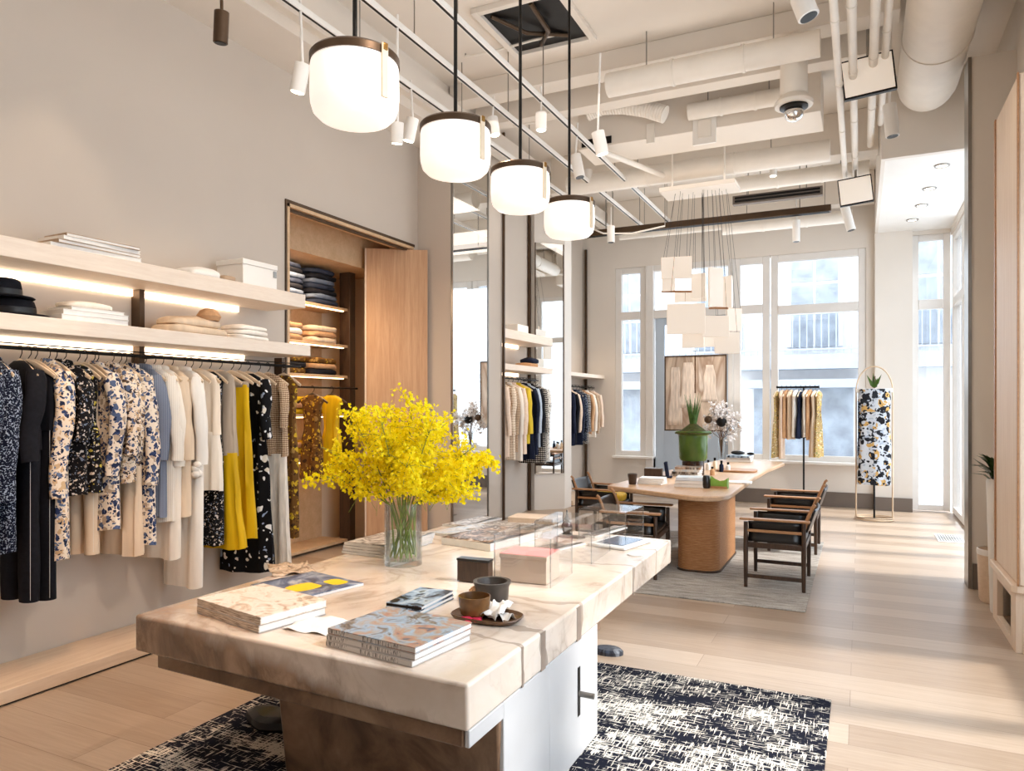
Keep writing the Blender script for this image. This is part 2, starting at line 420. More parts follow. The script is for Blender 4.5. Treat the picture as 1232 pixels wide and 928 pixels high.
o = struct(MB().box(-3.38, 12.38, 0, -3.24, 12.56, 4.02).box(-3.24,12.40,3.1,-1.90,12.54,3.24).box(-1.98,12.38,0,-1.90,12.56,4.02).box(-3.24,12.40,3.92,-1.98,12.54,4.02).build('door_1', M['wframe'], bevel=.008, smooth=False))
M['bluedoor'] = plain('pale blue door paint', (186,200,214), .5, var=.02)
MB().box(-3.22,12.44,.02,-3.06,12.50,3.1).box(-2.14,12.44,.02,-1.98,12.50,3.1).box(-3.06,12.44,.02,-2.14,12.50,1.2).box(-3.06,12.44,2.98,-2.14,12.50,3.1).build('door_leaf', M['bluedoor'], o, bevel=.006, smooth=False)
MB().box(-3.06,12.465,1.2,-2.14,12.475,2.98).box(-3.24,12.465,3.24,-1.98,12.475,3.92).build('pane', M['glass'], o, smooth=False)
def rwin(name, y0, y1, z0, z1, tr, x=1.22):
    f = MB(); fw = .09; d = .1
    f.box(x, y0, z0, x+d, y0+fw, z1).box(x, y1-fw, z0, x+d, y1, z1).box(x, y0+fw, z0, x+d, y1-fw, z0+fw).box(x, y0+fw, z1-fw, x+d, y1-fw, z1)
    for q in tr: f.box(x, y0+fw, q-.06, x+d, y1-fw, q+.06)
    o = struct(f.build(name, M['wframe'], bevel=.006, smooth=False))
    zs = [z0+fw] + [v for q in tr for v in (q-.06, q+.06)] + [z1-fw]
    for i in range(0, len(zs), 2):
        MB().box(x+.045, y0+fw, zs[i], x+.055, y1-fw, zs[i+1]).build('pane', M['glass'], o, smooth=False)
for i, (a, b) in enumerate(((7.75, 8.9), (8.9, 10.05), (10.05, 11.2), (11.2, 12.4))): rwin('window_%d' % (5+i), a, b, .02, 4.1, [3.1])
for i, (a, b) in enumerate(((.6, 1.8), (1.8, 2.95), (3.2, 4.35), (4.35, 5.45))): rwin('window_%d' % (9+i), a, b, .35, 4.1, [3.1])  # unseen near windows, put in so sun bands reach the floor
# closet behind the left wall
w = MB()
w.box(-5.82, 4.5, 0, -5.70, 7.3, 3.6).box(-5.70, 4.5, 0, XL-t, 4.62, 3.6).box(-5.70, 7.06, 0, XL-t, 7.2, 3.6).box(-5.82, 4.5, 3.5, XL-t, 7.3, 3.6)
struct(w.build('wall_closet', plain('closet wall', (226,206,182), .8, var=.02), smooth=False))
struct(MB().box(-5.70, 4.62, 3.12, -5.0, 7.06, 3.5).build('trim_6', M['closet'], smooth=False))
# door lining of the opening
struct(MB().box(XL-t-.01, OY0, 0, XL+.012, OY0+.03, OZ).box(XL-t-.01, OY1-.02, 0, XL+.004, OY1, OZ).box(XL-t-.01, OY0, OZ-.03, XL+.012, OY1, OZ).build('trim_7', M['closet'], smooth=False))
struct(MB().box(XL-.06, OY0+.03, OZ-.05, XL-.02, OY1-.02, OZ-.03).box(XL, OY0-.02, OZ, XL+.012, OY1+.02, OZ+.03).box(XL, OY0-.02, 0, XL+.012, OY0, OZ).build('trim_8', M['bronze'], smooth=False))
d = thing('pivot_door', 'tall oak veneer pivot door standing open in the left wall doorway', 'door', (-4.67, 6.70, 0))
MB().bar((-4.93, 6.52, 1.675), (-4.375, 6.90, 1.675), .045, 3.31).build('door_panel', M['oakdoor'], d, bevel=.003)
MB().bar((-4.945, 6.51, 1.675), (-4.93, 6.52, 1.675), .055, 3.31).build('edge_strip', M['panel'], d, bevel=.002)
# mirrors
m = thing('wall_mirror', 'tall floor-to-ceiling mirror on the white column beside the oak door', 'mirror', (-4.09, 7.37, 0))
MB().box(-4.099, 6.96, .02, -4.085, 7.80, 4.5).build('mirror_glass', M['mirror'], m, smooth=False)
MB().box(-4.10, 6.945, .0, -4.075, 6.96, 4.5).box(-4.10, 7.80, 0, -4.075, 7.815, 4.5).build('frame', M['steel'], m, smooth=False)
m = thing('angled_mirror', 'narrow angled mirror with steel edges on the far fin beyond the second clothes bay', 'mirror', (-4.27, 10.17, 0))
p0, p1 = Vector((-4.435, 9.993, 0)), Vector((-4.10, 10.338, 0)); nn = Vector((.717, -.697, 0))
MB().bar(p0+nn*.008+Vector((0,0,2.3)), p1+nn*.008+Vector((0,0,2.3)), .010, 3.5).build('mirror_glass', M['mirror'], m, smooth=False)
MB().bar(p0+nn*.01+Vector((0,0,2.3)), p0+nn*.01+Vector((.01,.01,2.3)), .02, 3.5).bar(p1+nn*.01+Vector((-.012,-.012,2.3)), p1+nn*.01+Vector((0,0,2.3)), .02, 3.5).build('edge_strip', M['bronze'], m, smooth=False)
# low wooden plinths under the clothes
M['plinth'] = wood('pale plinth oak', (206,178,150), (226,202,176), (8,.8,8), .45, 3)
p = thing('display_plinth', 'long low pale oak plinth under the nearest left clothes rail', 'plinth', (-4.3, 1.8, 0))
MB().box(XL+.005, -.5, .012, -4.08, 4.83, .085).build('deck', M['plinth'], p, bevel=.004)
MB().box(XL+.005, -.5, 0, -4.10, 4.83, .012).build('shadow_gap', M['black'], p, smooth=False)
p = thing('display_plinth', 'low oak plinth under the far clothes rail against the back wall', 'plinth', (-4.3, 11.5, 0))
MB().box(XL+.005, 10.645, .012, -4.06, 12.39, .085).build('deck', M['plinth'], p, bevel=.004)
MB().box(XL+.005, 10.645, 0, -4.08, 12.39, .012).build('shadow_gap', M['black'], p, smooth=False)
# ---------------------------------------------------------------- street outside
struct(MB().box(-30, YB+.3, -.2, 30, 40, -.02).box(1.5, -12, -.2, 30, YB+.3, -.02).build('floor_street', plain('pale pavement', (206,204,200), .8), smooth=False))
fac = thing('street_building', 'pale building with balcony railings across the street behind the windows', 'building', (-2, 19.2, 0))
M['fac'] = plain('pale facade render', (212,213,215), .8, var=.04)
M['facg'] = plain('blue grey facade trim', (172,180,190), .6, var=.05)
M['facd'] = plain('dim shop glass', (146,155,166), .3, var=.25, scale=3)
MB().box(-16, 19, -.02, 12, 20, 11).build('wall', M['fac'], fac, smooth=False)
MB().box(-16, 18.55, 2.45, 12, 19, 2.8).box(-16,18.75,6.1,12,19,6.35).build('cornice', M['facg'], fac, smooth=False)
g = MB()
for i in range(150): g.box(-13+i*.16, 18.60, 2.8, -13+i*.16+.022, 18.63, 3.75)
g.box(-13, 18.59, 3.75, 11, 18.64, 3.80).box(-13,18.59,2.9,11,18.64,2.94)
MB.build(g, 'balcony_railing', M['facg'], fac, smooth=False)
for x in (-12.5, -10.2, -7.9, -5.6, -3.3, -1.0, 1.6, 4):
    f = MB().box(x-.62, 18.93, 3.0, x+.62, 19.0, 5.6).build('window_frame', M['fac'], fac, smooth=False)
    MB().box(x-.52, 18.90, 3.0, x-.03, 18.935, 4.5).box(x+.03, 18.90, 3.0, x+.52, 18.935, 4.5).box(x-.52,18.9,4.58,x-.03,18.935,5.5).box(x+.03,18.9,4.58,x+.52,18.935,5.5).build('pane', M['facd'], f, smooth=False)
for x0, x1 in ((-11, -8.6), (-6.6, -4.4), (-2.4, -.15), (3, 5)):
    MB().box(x0, 18.95, 0, x1, 19.0, 2.0).build('shop_window', M['facd'], fac, smooth=False)
    MB().prism([(x0-.1,18.4),(x1+.1,18.4),(x1+.1,19),(x0-.1,19)], 2.0, 2.2).build('awning', M['facg'], fac, smooth=False)
bz = thing('side_building', 'pale stone building with an arched window seen through the right hand glazing', 'building', (9, 9, 0))
MB().box(9, -8, -.02, 10, 3.4, 12).box(9, 3.4, -.02, 10, 18, 6.2).build('wall', M['fac'], bz, smooth=False)  # tall near end is unseen, added to block sun from the table
for y in (-5,-2, 1, 4, 7, 10, 13, 16):
    f = MB().box(8.93, y-.7, .8, 9.0, y+.7, 2.6).build('window_frame', M['facg'], bz, smooth=False)
    MB().box(8.90, y-.6, .9, 8.94, y+.6, 2.5).build('pane', M['facd'], f, smooth=False)
    f = MB().box(8.93, y-.6, 4.0, 9.0, y+.6, 6.0).build('window_frame', M['facg'], bz, smooth=False)
    MB().box(8.90, y-.5, 4.1, 8.94, y+.5, 5.9).build('pane', M['facd'], f, smooth=False)
f = MB().loft([[Vector((xx, 14.2+r*math.cos(a), 1.3+r*1.3*math.sin(a))) for a in [PI*k/12 for k in range(13)]] for xx, r in ((9,1.0),(8.9,1.0))]).build('arched_window', M['facd'], bz, smooth=False)
# ================================================================ LEFT WALL SHELVING
def shelf(label, x0, y0, y1, z0, z1, group, strip=True):
    s = thing('wall_shelf', label, 'shelf', ((XL+x0)/2, (y0+y1)/2, z0), 0, group)
    sb_ = MB().box(XL+.002, y0, z0, x0, y1, z1).build('shelf_board', M['shelf'], s, bevel=.004)
    if strip: MB().box(XL+.004, y0+.02, z0-.045, XL+.022, y1-.32, z0-.001).build('led_strip', M['led'], sb_, smooth=False)
    return s
shelf('long upper pale oak shelf with a warm light strip on the near left wall', -4.1, .6, 4.61, 2.39, 2.50, 'pale oak wall shelves')
shelf('long lower pale oak shelf directly above the nearest clothes rail', -4.1, .6, 4.67, 2.00, 2.09, 'pale oak wall shelves')
shelf('short upper pale oak shelf of the second bay past the mirrored column', -4.1, 8.235, 9.9, 2.46, 2.58, 'pale oak wall shelves')
shelf('short lower pale oak shelf of the second bay past the mirrored column', -4.1, 8.235, 9.9, 2.05, 2.13, 'pale oak wall shelves')
shelf('thin white shelf over the far clothes rail beside the back wall', -4.12, 10.66, 12.38, 2.06, 2.12, 'pale oak wall shelves', False)
def upright(label, y, z0, z1, x=-4.46, dd=.065):
    tag(MB().box(x-dd, y-.02, z0, x+.02, y+.02, z1).build('shelf_upright', M['bronze'], bevel=.002), label, 'shelf post', 'bronze shelf uprights')
upright('bronze upright post crossing the near left shelves', 3.37, 1.70, 2.39)
upright('short bronze upright at the doorway end of the nearest rail', 4.72, 1.60, 2.0)
upright('tall bronze upright post on the wall at the end of the second bay shelves', 9.95, 0, 4.6, -4.50, .02)
upright('tall bronze upright post in the corner behind the far clothes rail', 12.36, .09, 4.4, -4.47, .02)
RX, RZ = -4.29, 1.92
def rail(label, y0, y1, z, x=RX):
    r = thing('clothes_rail', label, 'clothes rail', (x, (y0+y1)/2, z), 0)
    MB().tube([(x, y0, z), (x, y1, z)], .011, 10).tube([(x, y0, z+.026), (x, y1, z+.026)], .004, 8).build('bar', M['black'], r)
    n = max(2, int((y1-y0)/1.2)+1)
    for i in range(n):
        y = y0+.04+(y1-y0-.08)*i/(n-1)
        MB().tube([(x, y, z), (XL+.004, y, z)], .007, 8).build('bracket', M['black'], r)
rail('long black clothes rail under the near left shelves', .7, 4.76, RZ)
rail('short black clothes rail in the second bay past the mirrored column', 8.26, 9.80, 1.955)
rail('short black clothes rail in the far bay beside the back wall', 10.7, 12.3, 1.90)
# ---------------------------------------------------------------- hangers and garments
def P3(o, rz, x, y, z):
    c, s = math.cos(rz), math.sin(rz); return Vector((o[0]+x*c-y*s, o[1]+x*s+y*c, o[2]+z))
HANG = []
def hanger(o, rz, label, group, hw=.19, mat=None, name='clothes_hanger', lod=False):
    """o = point on the rail; the wooden bar sits .075 below"""
    h = thing(name, label, 'hanger', (o[0], o[1], o[2]-.16), rz, group)
    wr = [P3(o, rz, 0, 0, -.085), P3(o, rz, 0, 0, -.055), P3(o, rz, .022, 0, -.03), P3(o, rz, .024, 0, -.002)]
    wr += [P3(o, rz, .017*math.cos(a), 0, .017*math.sin(a)) for a in (R(20), R(60), R(100), R(140), R(180), R(205))]
    MB().tube(wr, .0028, 6).build('hook', M['chrome'], h)
    b = MB().tube([P3(o, rz, hw*u, .0, -.078-.085*abs(u)**1.4) for u in (-1,-.75,-.5,-.25,0,.25,.5,.75,1)], [.011,.014,.016,.019,.022,.019,.016,.014,.011], 8, flat=((math.sin(rz)*-1,math.cos(rz),0), .55))
    b.build('shoulder_bar', mat or M['hang'], h)
def interp(prof, z):
    for (a, b) in zip(prof, prof[1:]):
        if a[0] >= z >= b[0]:
            t = (a[0]-z)/(a[0]-b[0]+1e-9); t = t*t*(3-2*t)
            return [p+(q-p)*t for p, q in zip(a[1:], b[1:])]
    return list(prof[-1][1:])
def body(o, rz, prof, fold=.012, nf=5, seed=0, nr=22, n=40, x0=0):
    rnd = random.Random(seed); ph = rnd.uniform(0, 6); ph2 = rnd.uniform(0, 6); dr = rnd.uniform(-.02,.02)
    zt, zb = prof[0][0], prof[-1][0]; rings = []
    zs = [zt+(zb-zt)*(i/nr)**1.25 for i in range(nr+1)]
    for z in zs:
        hw, th = interp(prof, z); t = (zt-z)/(zt-zb)
        rg = []
        for k in range(n):
            a = 2*PI*k/n; ca, sa = math.cos(a), math.sin(a)
            x = hw*math.copysign(abs(ca)**.8, ca); y = th*math.copysign(abs(sa)**.7, sa)
            f = fold*min(1, t*2.2)*(math.sin(nf*a+ph+t*1.3)+.5*math.sin((nf*2+1)*a+ph2))
            y += f*(.35+.65*abs(sa)); x += f*.4*ca + dr*t
            rg.append(P3(o, rz, x+x0, y, z+.006*math.sin(3*a+ph)*(t>.97)))
        rings.append(rg)
    return MB().loft(rings)
def sleeve(o, rz, sd, hw, z0, L, r0=.058, r1=.042, seed=0, out=.035):
    rnd = random.Random(seed+sd*7); pts = []; rs = []
    for i in range(13):
        t = i/12
        x = sd*(hw-.03+out*min(1, t*3)+.008*math.sin(t*6+seed)); y = -.012+.018*math.sin(t*4+seed*2)-.01*t
        pts.append(P3(o, rz, x, y, z0-L*t)); rs.append((r0*(1-t)+r1*t)*(.75+.25*min(1,t*8))*(1+.06*math.sin(t*17+seed)))
    return MB().tube(pts, rs, 12, flat=((math.cos(rz), math.sin(rz), 0), .62))
JK = lambda L, w=.185, fl=.0, th=.045: [(-.072,.05,.02),(-.085,.085,.03),(-.115,.14,.036),(-.15,w-.005,.04),(-.20,w,th),(-.45,w-.005,th),(-L*.75,w+fl*.5,th+.006),(-L,w+fl,th+.01)]
DR = lambda L, w=.16, fl=.06, th=.04: [(-.08,.055,.02),(-.10,.10,.03),(-.135,.15,.036),(-.20,w,th),(-.42,w-.02,th-.006),(-L*.6,w+fl*.4,th+.006),(-L,w+fl,th+.02)]
TK = lambda L, w=.15, fl=.02, th=.035: [(-.135,w-.012,.022),(-.16,w,.03),(-.40,w,th),(-L,w+fl,th+.01)]
def garment(kind, label, group, px=None, y=None, bot=None, L=None, mat=None, mat2=None, rz=0, seed=0, w=None, sl=None, fl=None, name=None, cat=None, x=RX, zr=RZ, hl=None, th=None, hmat=None, split=.5, nosl=False, hgroup='pale wooden hangers', nohang=False):
    a, b = ray(px if px is not None else 0)
    Y = y if y is not None else x*b/a
    if L is None: L = zr - zat(bot, x+.1, Y)
    o = (x, Y, zr)
    names = dict(jacket='jacket', blouse='blouse', shirt='shirt', dress='dress', trousers='trousers', skirt='skirt', top='top', coat='coat', overall='overall')
    g = thing(name or names[kind], label, cat or names[kind], (x, Y, zr-L), rz, group)
    if kind in ('jacket','blouse','shirt','coat'):
        ww = w or .185
        bd_ = body(o, rz, JK(L, ww, fl if fl is not None else .0, th or .043), .007 if kind in('jacket','coat') else .011, 5, seed).build('body', mat, g, ang=80)
        for sd in (() if nosl else (-1, 1)): sleeve(o, rz, sd, ww, -.135, sl or min(L-.16, .62), .06 if kind!='shirt' else .055, .045, seed).build('sleeve', mat, g, ang=80)
        cl = MB().loft([[P3(o, rz, (.062+.012*q)*math.cos(2*PI*k/16), (.026+.008*q)*math.sin(2*PI*k/16), -.06-.045*q-.012*math.sin(2*PI*k/16)) for k in range(16)] for q in (0,.5,1)], False)
        cl.build('collar', mat2 or mat, g, solid=.004)
        if kind in ('jacket','coat','shirt') :
            bt = MB()
            for i in range(5):
                z = -.2-i*(L-.28)/5
                bt.ball(P3(o, rz, .01, -(th or .043)-.012, z), .009, 1, .5, 1, 8, 5)
            bt.build('buttons', M['black'] if kind!='shirt' else M['white'], bd_)
    elif kind == 'dress':
        ww = w or .16; f = fl if fl is not None else .07
        pr = DR(L, ww, f, th or .042)
        body(o, rz, pr, .014, 6, seed).build('body', mat, g, ang=80)
        if sl:
            for sd in (-1, 1): sleeve(o, rz, sd, ww, -.135, sl, .06, .055, seed).build('sleeve', mat, g, ang=80)
    elif kind == 'top':   # upper part in one cloth, lower part in another
        ww = w or .16; f = fl if fl is not None else .03; zm = -.135-(L-.135)*split
        pr = JK(L, ww, f, th or .04)
        p1 = [q for q in pr if q[0] > zm]+[(zm,)+tuple(interp(pr, zm))]
        p2 = [(zm+.02,)+tuple(v+.004 for v in interp(pr, zm))]+[q for q in pr if q[0] < zm]
        if p2[-1][0] > -L+.001: p2.append((-L,)+tuple(pr[-1][1:]))
        body(o, rz, p1, .010, 6, seed, 14).build('bodice', mat, g, ang=80)
        body(o, rz, p2, .015, 9, seed+1, 14).build('skirt', mat2, g, ang=80)
        if sl:
            for sd in (-1, 1): sleeve(o, rz, sd, ww, -.135, sl, .055, .045, seed).build('sleeve', mat, g, ang=80)
    elif kind == 'skirt':
        ww = w or .15; f = fl if fl is not None else .05
        body(o, rz, [(-.15,ww-.005,.022),(-.19,ww,.028),(-L*.6,ww+f*.5,.036),(-L,ww+f,.045)], .015, 8, seed).build('body', mat, g, ang=80)
        MB().loft([[P3(o, rz, (ww+.001)*math.cos(2*PI*k/24), .027*math.sin(2*PI*k/24), z) for k in range(24)] for z in (-.145,-.19)], False).build('waistband', mat2 or mat, g, solid=.005)
    elif kind in ('trousers','overall'):
        ww = w or .15
        zc = -.15-.30 if kind=='trousers' else -.55
        body(o, rz, ([(-.13,ww-.01,.03),(-.2,ww,.038),(zc-.02,ww+.01,.045)] if kind=='trousers' else JK(.57, .175, .0, .045)), .006, 5, seed, 12).build('waist' if kind=='trousers' else 'body', mat, g, ang=80)
        for sd in (-1, 1):
            MB().loft([[P3(o, rz, sd*(ww*.52-.0*t)+ (ww*.5-.012*t)*math.cos(2*PI*k/18), (.046+.004*math.sin(t*9+seed))*math.sin(2*PI*k/18)+.01*sd, zc+.03-(L+zc+.03)*t) for k in range(18)] for t in [i/10 for i in range(11)]]).build('trouser_leg', mat, g, ang=70)
        st = MB().tube([P3(o, rz, ww*1.02, -.02, z) for z in (zc, zc-.2, -L+.02)], .0009, 5).tube([P3(o, rz, .02, -.056, z) for z in (-.2, zc, zc-.1)], .0015, 5)
        st.build('stitching', M['paper'], g)
        if kind == 'overall':
            for sd in (-1, 1): sleeve(o, rz, sd, .175, -.135, .5, .058, .05, seed).build('sleeve', mat, g, ang=80)
            MB().rbox(P3(o, rz, .10, -.055, -.42), (.11,.006,.12), rz).build('pocket', mat, g, bevel=.002)
    if 'knotted' in label:
        kb = MB()
        for i_ in range(7): kb.ball(P3(o, rz, ww+.0+random.uniform(-.02,.02), -.045+random.uniform(-.015,.015), -.135-(sl or .6)-.03+random.uniform(-.04,.03)), .034, 1, .8, .8, 10, 6)
        kb.build('knotted_cuff', mat, g, ang=80)
    if not nohang: hanger(o, rz, hl or 'wooden hanger of the '+label, hgroup, mat=hmat)
    return g
G = {}
G['navytweed'] = tweed('navy white tweed', (18,22,38), (150,160,176), 130, .93)
G['denim'] = fabric('black denim', (20,20,26), .85, .2)
G['denim2'] = fabric('near black navy cloth', (14,15,22), .85, .2)
G['creamblue'] = floral('cream blue floral', (232,214,192), [(48,60,96),(100,116,148),(206,172,132),(34,42,66)], 32, .52, seed=1)
G['creamblue2'] = floral('cream blue floral large', (236,220,200), [(50,64,102),(82,96,128),(36,46,76),(184,162,140)], 28, .54, seed=2)
G['blackfl'] = floral('black small floral', (16,15,18), [(222,206,186),(150,132,120),(206,196,190),(110,120,140)], 40, .34, seed=3)
G['blackfl2'] = floral('black floral', (18,16,18), [(232,222,210),(196,178,160),(90,96,110),(210,190,80)], 34, .38, seed=4)
G['creamtan'] = floral('cream tan floral', (236,218,196), [(92,70,52),(196,164,130),(84,98,130),(60,56,64)], 36, .55, seed=5)
G['blueknit'] = stripes('blue rib knit', (134,140,154), (92,100,122), 90, .4)
G['creamstripe'] = stripes('cream fine stripe', (238,228,214), (206,192,176), 60, .15)
G['cream'] = fabric('cream cotton', (240,229,214), .9, .06, streak=25)
G['white'] = fabric('off white linen', (244,237,227), .9, .05, streak=22)
G['beige'] = fabric('beige silk', (222,198,170), .6, .08, streak=20)
G['sheer'] = fabric('pale sheer cloth', (234,218,198), .6, .08, streak=20)
G['yellow'] = fabric('mustard yellow satin', (214,172,18), .45, .16, streak=16)
G['greysilk'] = fabric('grey beige silk', (184,168,150), .5, .1, streak=18)
G['blob'] = floral('black cloth white blobs', (12,12,15), [(236,234,232),(150,164,190),(222,214,200),(240,240,240)], 13, .34, seed=6, warp=.10, sel0=.3)
G['gingham'] = plaid('brown cream gingham', (226,204,176), (104,74,54), 60, 60, (164,132,102), .45)
G['pleat'] = fabric('cream pleated cloth', (236,226,212), .8, .12, streak=60)
G['brownfl'] = floral('brown gold floral', (104,70,30), [(196,160,40),(60,42,24),(150,116,60)], 20, .42, seed=7)
G['zebra'] = tweed('black white boucle', (16,16,18), (232,228,220), 55)
G['cp'] = plaid('cream windowpane', (234,218,198), (120,90,70), 30, 30, (206,180,150), .2)
G['bp'] = plaid('black white check', (228,220,208), (18,18,22), 34, 34, (90,84,80), .5)
G['navy'] = fabric('navy wool', (26,32,52), .9, .15)
G['tan'] = fabric('tan wool', (196,152,112), .9, .1)
G['blush'] = fabric('blush cream wool', (238,214,192), .9, .06)
G['yknit'] = fabric('soft yellow knit', (226,196,62), .9, .12, streak=30)
G['bluestripe'] = stripes('pale blue stripe', (206,216,226), (120,140,170), 60, .3)
G['brocade'] = floral('gold green brocade', (176,150,104), [(214,186,80),(112,124,80),(130,90,60),(230,214,180)], 34, .42, seed=9)
Gp = 'clothes on the near left rail'
L1 = [
 ('jacket','long navy white tweed jacket at the left end of the rail',-36,672,'navytweed',dict(sl=.74)),
 ('jacket','navy and white flecked tweed jacket beside the black denim jumpsuit',-8,664,'navytweed',dict(sl=.7)),
 ('overall','black denim jumpsuit, longest dark piece on the near rail',24,724,'denim',dict()),
 ('trousers','plain black trousers hanging behind the black denim jumpsuit',42,722,'denim2',dict()),
 ('blouse','cream blouse with blue floral print beside the black trousers',58,672,'creamblue',dict(sl=.72,w=.17)),
 ('blouse','short black blouse with small pale flowers on the near rail',76,596,'blackfl',dict(w=.16,sl=.4)),
 ('dress','sleeveless black floral dress next to the cream blue jacket',93,592,'blackfl2',dict(w=.15,fl=.02)),
 ('trousers','slim pale beige trousers hanging behind the black floral dress',102,668,'beige',dict(w=.10)),
 ('jacket','cream jacket with bold blue leaf print on the near rail',116,636,'creamblue2',dict(sl=.62)),
 ('blouse','brown and cream floral blouse between two blue leaf prints',134,580,'creamtan',dict(sl=.5)),
 ('top','cream floral tunic with plain beige lower half on the near rail',143,668,'creamtan',dict(mat2='beige',sl=.5,split=.52)),
 ('jacket','cream floral jacket with blue hem beside the blue knit',158,655,'creamblue2',dict(sl=.7)),
 ('blouse','blue ribbed knit cardigan on the near rail',173,622,'blueknit',dict(sl=.55,w=.17)),
 ('shirt','cream shirt with fine stripes and turned cuffs beside the blue knit',184,628,'creamstripe',dict(sl=.56)),
 ('shirt','long plain cream shirt behind the striped shirt',194,672,'cream',dict(sl=.6,w=.17)),
 ('blouse','beige silk blouse beside the long white shirt dress',206,620,'beige',dict(sl=.56,w=.175)),
 ('shirt','white linen shirt dress with knotted cuff, longest pale piece',222,706,'white',dict(sl=.60)),
 ('top','pale sheer sleeveless top with cream hem beside the white shirt dress',240,590,'sheer',dict(mat2='cream',w=.17)),
 ('dress','narrow black printed dress tucked behind the yellow skirt',252,656,'blackfl',dict(w=.12,fl=.02)),
 ('top','grey silk slip top with bright mustard yellow skirt',264,660,'greysilk',dict(mat2='yellow',w=.13,fl=.075,split=.45)),
 ('skirt','mustard yellow satin skirt half hidden behind the grey and yellow slip',278,648,'yellow',dict(mat2='greysilk',w=.15)),
 ('dress','long black dress scattered with white and blue blobs',298,688,'blob',dict(sl=.45,w=.17,fl=.06)),
 ('top','brown gingham blouse over a cream pleated skirt near the doorway',322,684,'gingham',dict(mat2='pleat',w=.165,split=.40,sl=.36)),
 ('dress','brown gold floral dress at the doorway end of the near rail',341,646,'brownfl',dict(w=.14,fl=.01)),
]
for i, (kind, label, px, bot, mt, kw) in enumerate(L1):
    rr = random.Random(i*13+5)
    kw = dict(kw); 
    if 'mat2' in kw: kw['mat2'] = G[kw['mat2']]
    garment(kind, label, Gp, px=px, bot=bot, mat=G[mt], rz=R(rr.uniform(-5, 16)), seed=i*3+1, **kw)
# bare hangers between them
for i, px in enumerate((-20, 34, 66, 112, 150, 230, 287, 311)):
    a, b = ray(px); hanger((RX, RX*b/a, RZ), R(random.uniform(-6, 14)), 'bare pale wooden hanger among the clothes on the near rail', 'bare hangers on the near rail')
# second bay
L2 = [('blouse','blush cream cardigan nearest the mirrored column in the second bay',8.36,.86,'blush',{}),
 ('jacket','cream windowpane check jacket in the second bay',8.52,.9,'cp',{}),
 ('jacket','brown and cream gingham jacket in the second bay',8.62,.82,'gingham',{}),
 ('blouse','cream blouse beside the yellow knit in the second bay',8.76,.92,'cream',{}),
 ('shirt','pale blush shirt touching the yellow knit in the second bay',8.90,.85,'blush',{}),
 ('jacket','soft yellow knit cardigan in the second bay',9.06,.74,'yknit',{}),
 ('skirt','navy skirt hanging below the yellow knit in the second bay',9.16,.93,'navy',dict(w=.16)),
 ('jacket','navy wool jacket right of the yellow knit in the second bay',9.27,.88,'navy',{}),
 ('shirt','pale blue striped shirt behind the navy jacket in the second bay',9.38,.8,'bluestripe',{}),
 ('jacket','dark navy blazer beside the checked coat in the second bay',9.48,.8,'denim2',{}),
 ('coat','long black white check coat at the end of bay two',9.60,1.0,'bp',{}),
 ('jacket','black white boucle jacket last on the rail of bay two',9.70,.98,'zebra',{})]
for i, (kind, label, y, L, mt, kw) in enumerate(L2):
    garment(kind, label, 'clothes in the second bay', y=y, L=L*1.2, w=kw.pop('w',.205), mat=G[mt], rz=R(random.uniform(0, 10)), seed=i*5+90, zr=1.955, **kw)
L3 = [('coat','dark navy coat nearest the angled mirror in the far bay',10.80,.95,'navy'),('jacket','second navy jacket in the far bay',10.93,.92,'denim2'),
 ('blouse','blush blouse between the navy jackets in the far bay',11.06,.75,'blush'),('jacket','navy jacket left of the grey tweed in the far bay',11.20,.96,'navy'),
 ('jacket','grey flecked tweed jacket in the far bay',11.36,.9,'navytweed'),('jacket','black and white check jacket in the far bay',11.50,.95,'bp'),
 ('blouse','tan wool cardigan in the far bay',11.66,.8,'tan'),('shirt','cream shirt between the tan cardigans in the far bay',11.82,.86,'cream'),
 ('jacket','gingham jacket near the back wall in the far bay',11.98,.8,'gingham'),('blouse','blush cardigan last on the rail beside the back wall',12.14,.72,'blush')]
for i, (kind, label, y, L, mt) in enumerate(L3):
    garment(kind, label, 'clothes in the far bay', y=y, L=L*1.0, mat=G[mt], rz=R(random.uniform(0, 10)), seed=i*5+190, zr=1.90)
# ---------------------------------------------------------------- things on the shelves
def book(c, sx, sy, h, rz, mat, label, group, cat='book', name='book', spine=None, page=None):
    """lying book: cover boards and spine, page block inset; spine along -Y side of the book"""
    b = thing(name, label, cat, c, rz, group)
    T = Matrix.Translation(Vector(c)) @ Matrix.Rotation(rz, 4, 'Z')
    def bx(x0,y0,z0,x1,y1,z1):
        m = MB().box(x0,y0,z0,x1,y1,z1); m.v = [tuple(T @ Vector(v)) for v in m.v]; return m
    k = min(.0035, h*.18)
    cv = bx(-sx/2,-sy/2,0,sx/2,sy/2,k); q = bx(-sx/2,-sy/2,h-k,sx/2,sy/2,h); q2 = bx(-sx/2,-sy/2,k,sx/2,-sy/2+.004,h-k)
    cv.add(q.v, q.f); 
    cv.build('cover', mat, b, bevel=.0008)
    q2.build('spine', spine or mat, b)
    bx(-sx/2+.004,-sy/2+.004,k,sx/2-.003,sy/2-.003,h-k).build('page_block', page or M['paper'], b)
    return b
